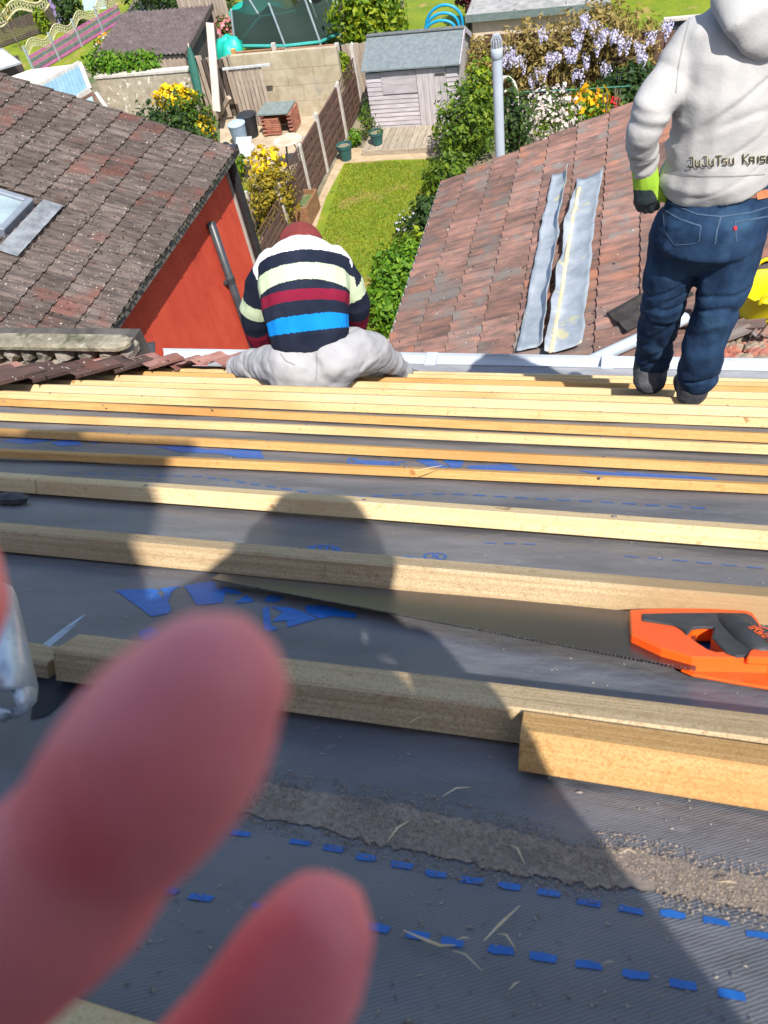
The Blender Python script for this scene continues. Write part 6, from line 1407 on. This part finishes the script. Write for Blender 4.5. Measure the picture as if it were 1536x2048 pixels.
aL = [(545, 530, .46, 34), (522, 575, .47, 33), (510, 625, .46, 30), (514, 665, .48, 25), (524, 690, .52, 22)]
aR = [(668, 525, .46, 34), (696, 568, .48, 33), (712, 608, .48, 29), (716, 640, .52, 23), (712, 655, .55, 21)]
mb = MB(); SPN = limb(mb, spine, D2, flat0=True); ALp = limb(mb, aL, D2, n=14); ARp = limb(mb, aR, D2, n=14)
me = fuse(mb, .0055, 8)
displace(me, lambda p, n: .006 * noise.noise(Vector((p.x * 6, p.y * 6, p.z * 12))) + .003 * noise.noise(p * 20))
me.materials.clear()
JC = [mat('jersey_white', (.66, .64, .66), rough=.95, spec=.1), mat('jersey_navy', (.010, .014, .028), (.016, .021, .038), rough=.95, spec=.1), mat('jersey_green', (.42, .50, .33), (.46, .54, .37), rough=.95, spec=.1), mat('jersey_crimson', (.15, .008, .026), (.18, .012, .034), rough=.95, spec=.1), mat('jersey_blue', (.003, .17, .52), (.005, .20, .58), rough=.9, spec=.15)]
jo = finish(me, 'jersey', JC, sm)
def chain_param(p, ch, rows):
    best = (9, 0, 0)
    for i in range(len(ch) - 1):
        t, d = seg_param(p, ch[i], ch[i + 1]); w_ = rows[i][3] * (1 - t) + rows[i + 1][3] * t
        if d / w_ < best[0]: best = (d / w_, rows[i][1] * (1 - t) + rows[i + 1][1] * t, d)
    return best
def band(y, tab):
    for lim, c in tab:
        if y < lim: return c
    return tab[-1][1]
TS = [(531, 0), (557, 1), (577, 2), (597, 1), (619, 3), (632, 1), (664, 4), (900, 1)]
TA = [(545, 0), (599, 1), (624, 2), (657, 1), (900, 3)]; TB = [(540, 0), (566, 1), (589, 2), (622, 1), (900, 3)]
for p in me.polygons:
    s_, l_, r_q = chain_param(p.center, SPN, spine), chain_param(p.center, ALp, aL), chain_param(p.center, ARp, aR)
    k = min((s_[0], 0), (l_[0] * 1.12, 1), (r_q[0] * 1.12, 2))[1]
    c = p.center - CAMP; px = CX + F_PX * c.dot(RT) / c.dot(FW)
    p.material_index = band(s_[1], TS) if k == 0 else (band(l_[1], TA) if k == 1 else band(r_q[1], TB))
mb = MB(); limb(mb, [(620, 640, .2, 50, .6), (606, 540, .42, 60, .6), (602, 500, .52, 26), (602, 486, .60, 30)], D2); limb(mb, [(602, 494, .56, 34), (602, 484, .66, 38), (602, 500, .72, 30)], D2)
limb(mb, [(r[0], r[1], r[2], r[3] * .6) for r in aL] + [(534, 700, .60, 14)], D2); limb(mb, [(r[0], r[1], r[2], r[3] * .6) for r in aR] + [(704, 668, .62, 14)], D2)
for ch, e in ((tl, 0), (tr_, 0)): limb(mb, [(620, 725, .15, 40)] + [(r[0], r[1], r[2], r[3] * .55) for r in ch], D2)
for (x, y) in ((534, 702), (704, 670)):
    for i in range(4): limb(mb, [(x + (i - 1.5) * 6, y, .61, 4.5), (x + (i - 1.5) * 7, y + 8, .66, 4), (x + (i - 1.5) * 6, y + 15, .67, 3.5)], D2, n=7)
me = fuse(mb, .007, 3); finish(me, 'body', M_skin, sm)
mb = MB(); limb(mb, [(602, 497, .53, 40, .9), (602, 488, .60, 45, .95), (602, 482, .66, 42, .9)], D2); mb.tube([at_y(602, 492, .70 + D2), at_y(602, 500, .82 + D2)], [(.09, .012), (.07, .008)], 12, side=RT); me = fuse(mb, .008, 4); finish(me, 'cap', mat('cap_maroon', (.15, .022, .02), (.22, .035, .03), rough=.85, scale=12), sm)
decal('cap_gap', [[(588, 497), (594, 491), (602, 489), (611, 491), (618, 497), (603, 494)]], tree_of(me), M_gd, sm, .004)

# ---------------- the photographer: hand in front of the lens, body behind it
ph = thing('person', rp(.10, -.45, 0), 'blurred pink hand of the photographer, fingers spread before the lens', 'person')
def hand_pts(rows): return [at_d(x, y, z) for x, y, z, r in rows], [r for *_, r in rows]
mb = MB()
CH = [[(420, 1372, .0625, .0070), (386, 1424, .063, .0083), (322, 1510, .065, .0090), (250, 1600, .068, .0089), (205, 1660, .070, .0085), (140, 1745, .073, .0098), (-110, 1985, .084, .0104), (-420, 2220, .104, .0115)],
      [(634, 1862, .080, .0066), (606, 1925, .081, .0080), (510, 2060, .085, .0084), (250, 2330, .096, .0088), (-120, 2540, .110, .0105)],
      [(430, 2420, .10, .0065), (250, 2560, .105, .0080), (-20, 2700, .113, .0086), (-260, 2790, .12, .010)],
      [(150, 2760, .112, .006), (20, 2850, .117, .0072), (-330, 2960, .126, .009)],
      [(-90, 1110, .092, .0055), (-98, 1170, .091, .0078), (-190, 1320, .092, .0088), (-400, 1650, .098, .0105), (-700, 2150, .118, .015)]]
W0 = at_d(-900, 2750, .150)
for ch in CH:
    p, r = hand_pts(ch); mb.tube(p, r, 14); mb.tube([p[-1], p[-1].lerp(W0, .5), W0], [r[-1] * 1.15, .016, .02], 12)
el = rp(-.30, -.15, .47); sh_ = rp(-.10, -.38, .50)
mb.tube([W0, W0.lerp(el, .5), el], [.022, .033, .04], 12)
me = fuse(mb, .0022, 6)
M_hand = mat('hand_skin', (.96, .235, .24), (.98, .30, .295), rough=.45, scale=26, sss=.35, bump=.12, bscale=160, bdist=.001, spots=[((.88, .15, .165), 38, .58, .15)])
finish(me, 'hand', M_hand, ph)
mb = MB()
pel, chs, nck, hd_ = rp(.11, -.50, .22), rp(-.01, -.43, .46), rp(.06, -.40, .55), rp(.12, -.36, .665)
mb.tube([pel, pel.lerp(chs, .5), chs, nck], [(.21, .17), (.20, .17), (.17, .14), (.10, .10)], 16, side=X)
shl, shr = chs + Vector((-.20, .0, .04)), rp(.085, -.36, .50)
mb.tube([chs, shl, el], [.09, .068, .05], 12); mb.tube([el, el.lerp(W0, .55)], [.05, .042], 12)
er = rp(.318, -.33, .265); wr_ = rp(.14, -.06, .36)
mb.tube([chs, shr, er, wr_], [.09, .06, .055, .035], 12); mb.tube([hd_ - Z * .05, shr], [.09, .06], 12)
me = fuse(mb, .012, 4); finish(me, 'jacket', mat('pale_bounce_jacket', (.55, .50, .46), (.62, .57, .53), rough=.9), ph)  # jacket colour set pale to bounce light onto the fingers
mb = MB()
mb.tube([nck, hd_ - Z * .05], [.055, .06], 12); mb.tube([hd_ - Z * .10, hd_ - Z * .04, hd_ + Z * .04, hd_ + Z * .10], [(.055, .07), (.075, .095), (.08, .10), (.05, .06)], 14, side=X)
mb.tube([hd_ + Vector((0, .09, -.01)), hd_ + Vector((0, .112, -.025))], .014, 8)
mb.tube([pel, chs], [.10, .12], 12); mb.tube([chs, shr, er, wr_], [.06, .05, .04, .026], 10)
for i in range(4): b = wr_.lerp(CAMP - FW * .03 + RT * .05, .6) + RN * (i - 1.5) * .018; mb.tube([wr_, b, b + (-RT * .02 + FW * .004)], [.02, .009, .008], 8)
for s_ in (-1, 1): k_ = rp(.08 + s_ * .17, -.22, .07); mb.tube([pel + X * s_ * .09, k_, rp(.08 + s_ * .16, -.62, .06)], [.06, .045, .04], 10)
me = fuse(mb, .008, 4); finish(me, 'body', M_skin, ph)
mb = MB(); mb.tube([hd_ - Z * .09 - Yv * .02, hd_ - Yv * .02, hd_ + Z * .055 - Yv * .02, hd_ + Z * .10 - Yv * .02], [(.105, .10), (.122, .115), (.112, .11), (.07, .075)], 14, side=X); me = fuse(mb, .01, 3); finish(me, 'hood', bpy.data.materials['pale_bounce_jacket'], ph)
mb = MB()
for s_ in (-1, 1): k_ = rp(.08 + s_ * .17, -.22, .09); mb.tube([pel + X * s_ * .09, k_, rp(.08 + s_ * .16, -.62, .08)], [.10, .075, .06], 12)
mb.tube([pel - Z * .02, pel + Z * .06], [(.17, .13), (.165, .125)], 14, side=X)
me = fuse(mb, .012, 4); finish(me, 'trousers', M_jean, ph)
pn = thing('mobile_phone', CAMP - FW * .012, 'mobile phone taking the photograph', 'phone')
c = CAMP - FW * .012 - UP * .055 + RT * .012
mb = MB(); mb.box(c, (.074, .150, .008), (RT, UP, FW)); mb.build('phone_case', M_gr, pn, bevel=.003)
# ---------------- brick stack added out of view to cast the long left shadow
ck = thing('shadow_stack', rp(-.1, -1.3, 0), 'unseen red brick stack added on the upper slope to cast the left shadow', 'shadow_stack')
cx0, cx1 = -.78, .40; y0, y1 = rp(0, -1.55, 0).y, rp(0, -1.05, 0).y; zb_ = rp(0, -1.0, -.1).z; zt_ = rp(0, -1.05, 0).z + 2.15
mb = MB(); nb_ = 26
for i in range(nb_):
    z = zb_ + (zt_ - zb_) * (i + .5) / nb_; h = (zt_ - zb_) / nb_ - .008; off = .11 if i % 2 else 0
    for j in range(6):
        xa = max(cx0, cx0 + j * .225 - off); xb = min(cx1, cx0 + (j + 1) * .225 - off - .01)
        if xb - xa > .03:
            for yy in (y0 + .05, y1 - .05): mb.mi = random.choice((0, 0, 1)); mb.box(((xa + xb) / 2, yy, z), (xb - xa, .10, h))
mb.mi = 2; mb.box(((cx0 + cx1) / 2, (y0 + y1) / 2, (zb_ + zt_) / 2), (cx1 - cx0 - .02, y1 - y0 - .02, zt_ - zb_ - .01)); o = mb.build('brickwork', M_br, ck); o['kind'] = 'stuff'
mb = MB(); mb.box(((cx0 + cx1) / 2, (y0 + y1) / 2, zt_ + .03), (cx1 - cx0 + .08, y1 - y0 + .08, .06)); mb.build('cap', M_conc, ck)
for x in (-.4, .1): mb = MB(); mb.lathe((x, (y0 + y1) / 2, zt_ + .06), [(.12, 0), (.10, .3), (.12, .32), (.11, .34), (.08, .30)], 14); mb.build('stack_pot', bpy.data.materials['terracotta'], ck)
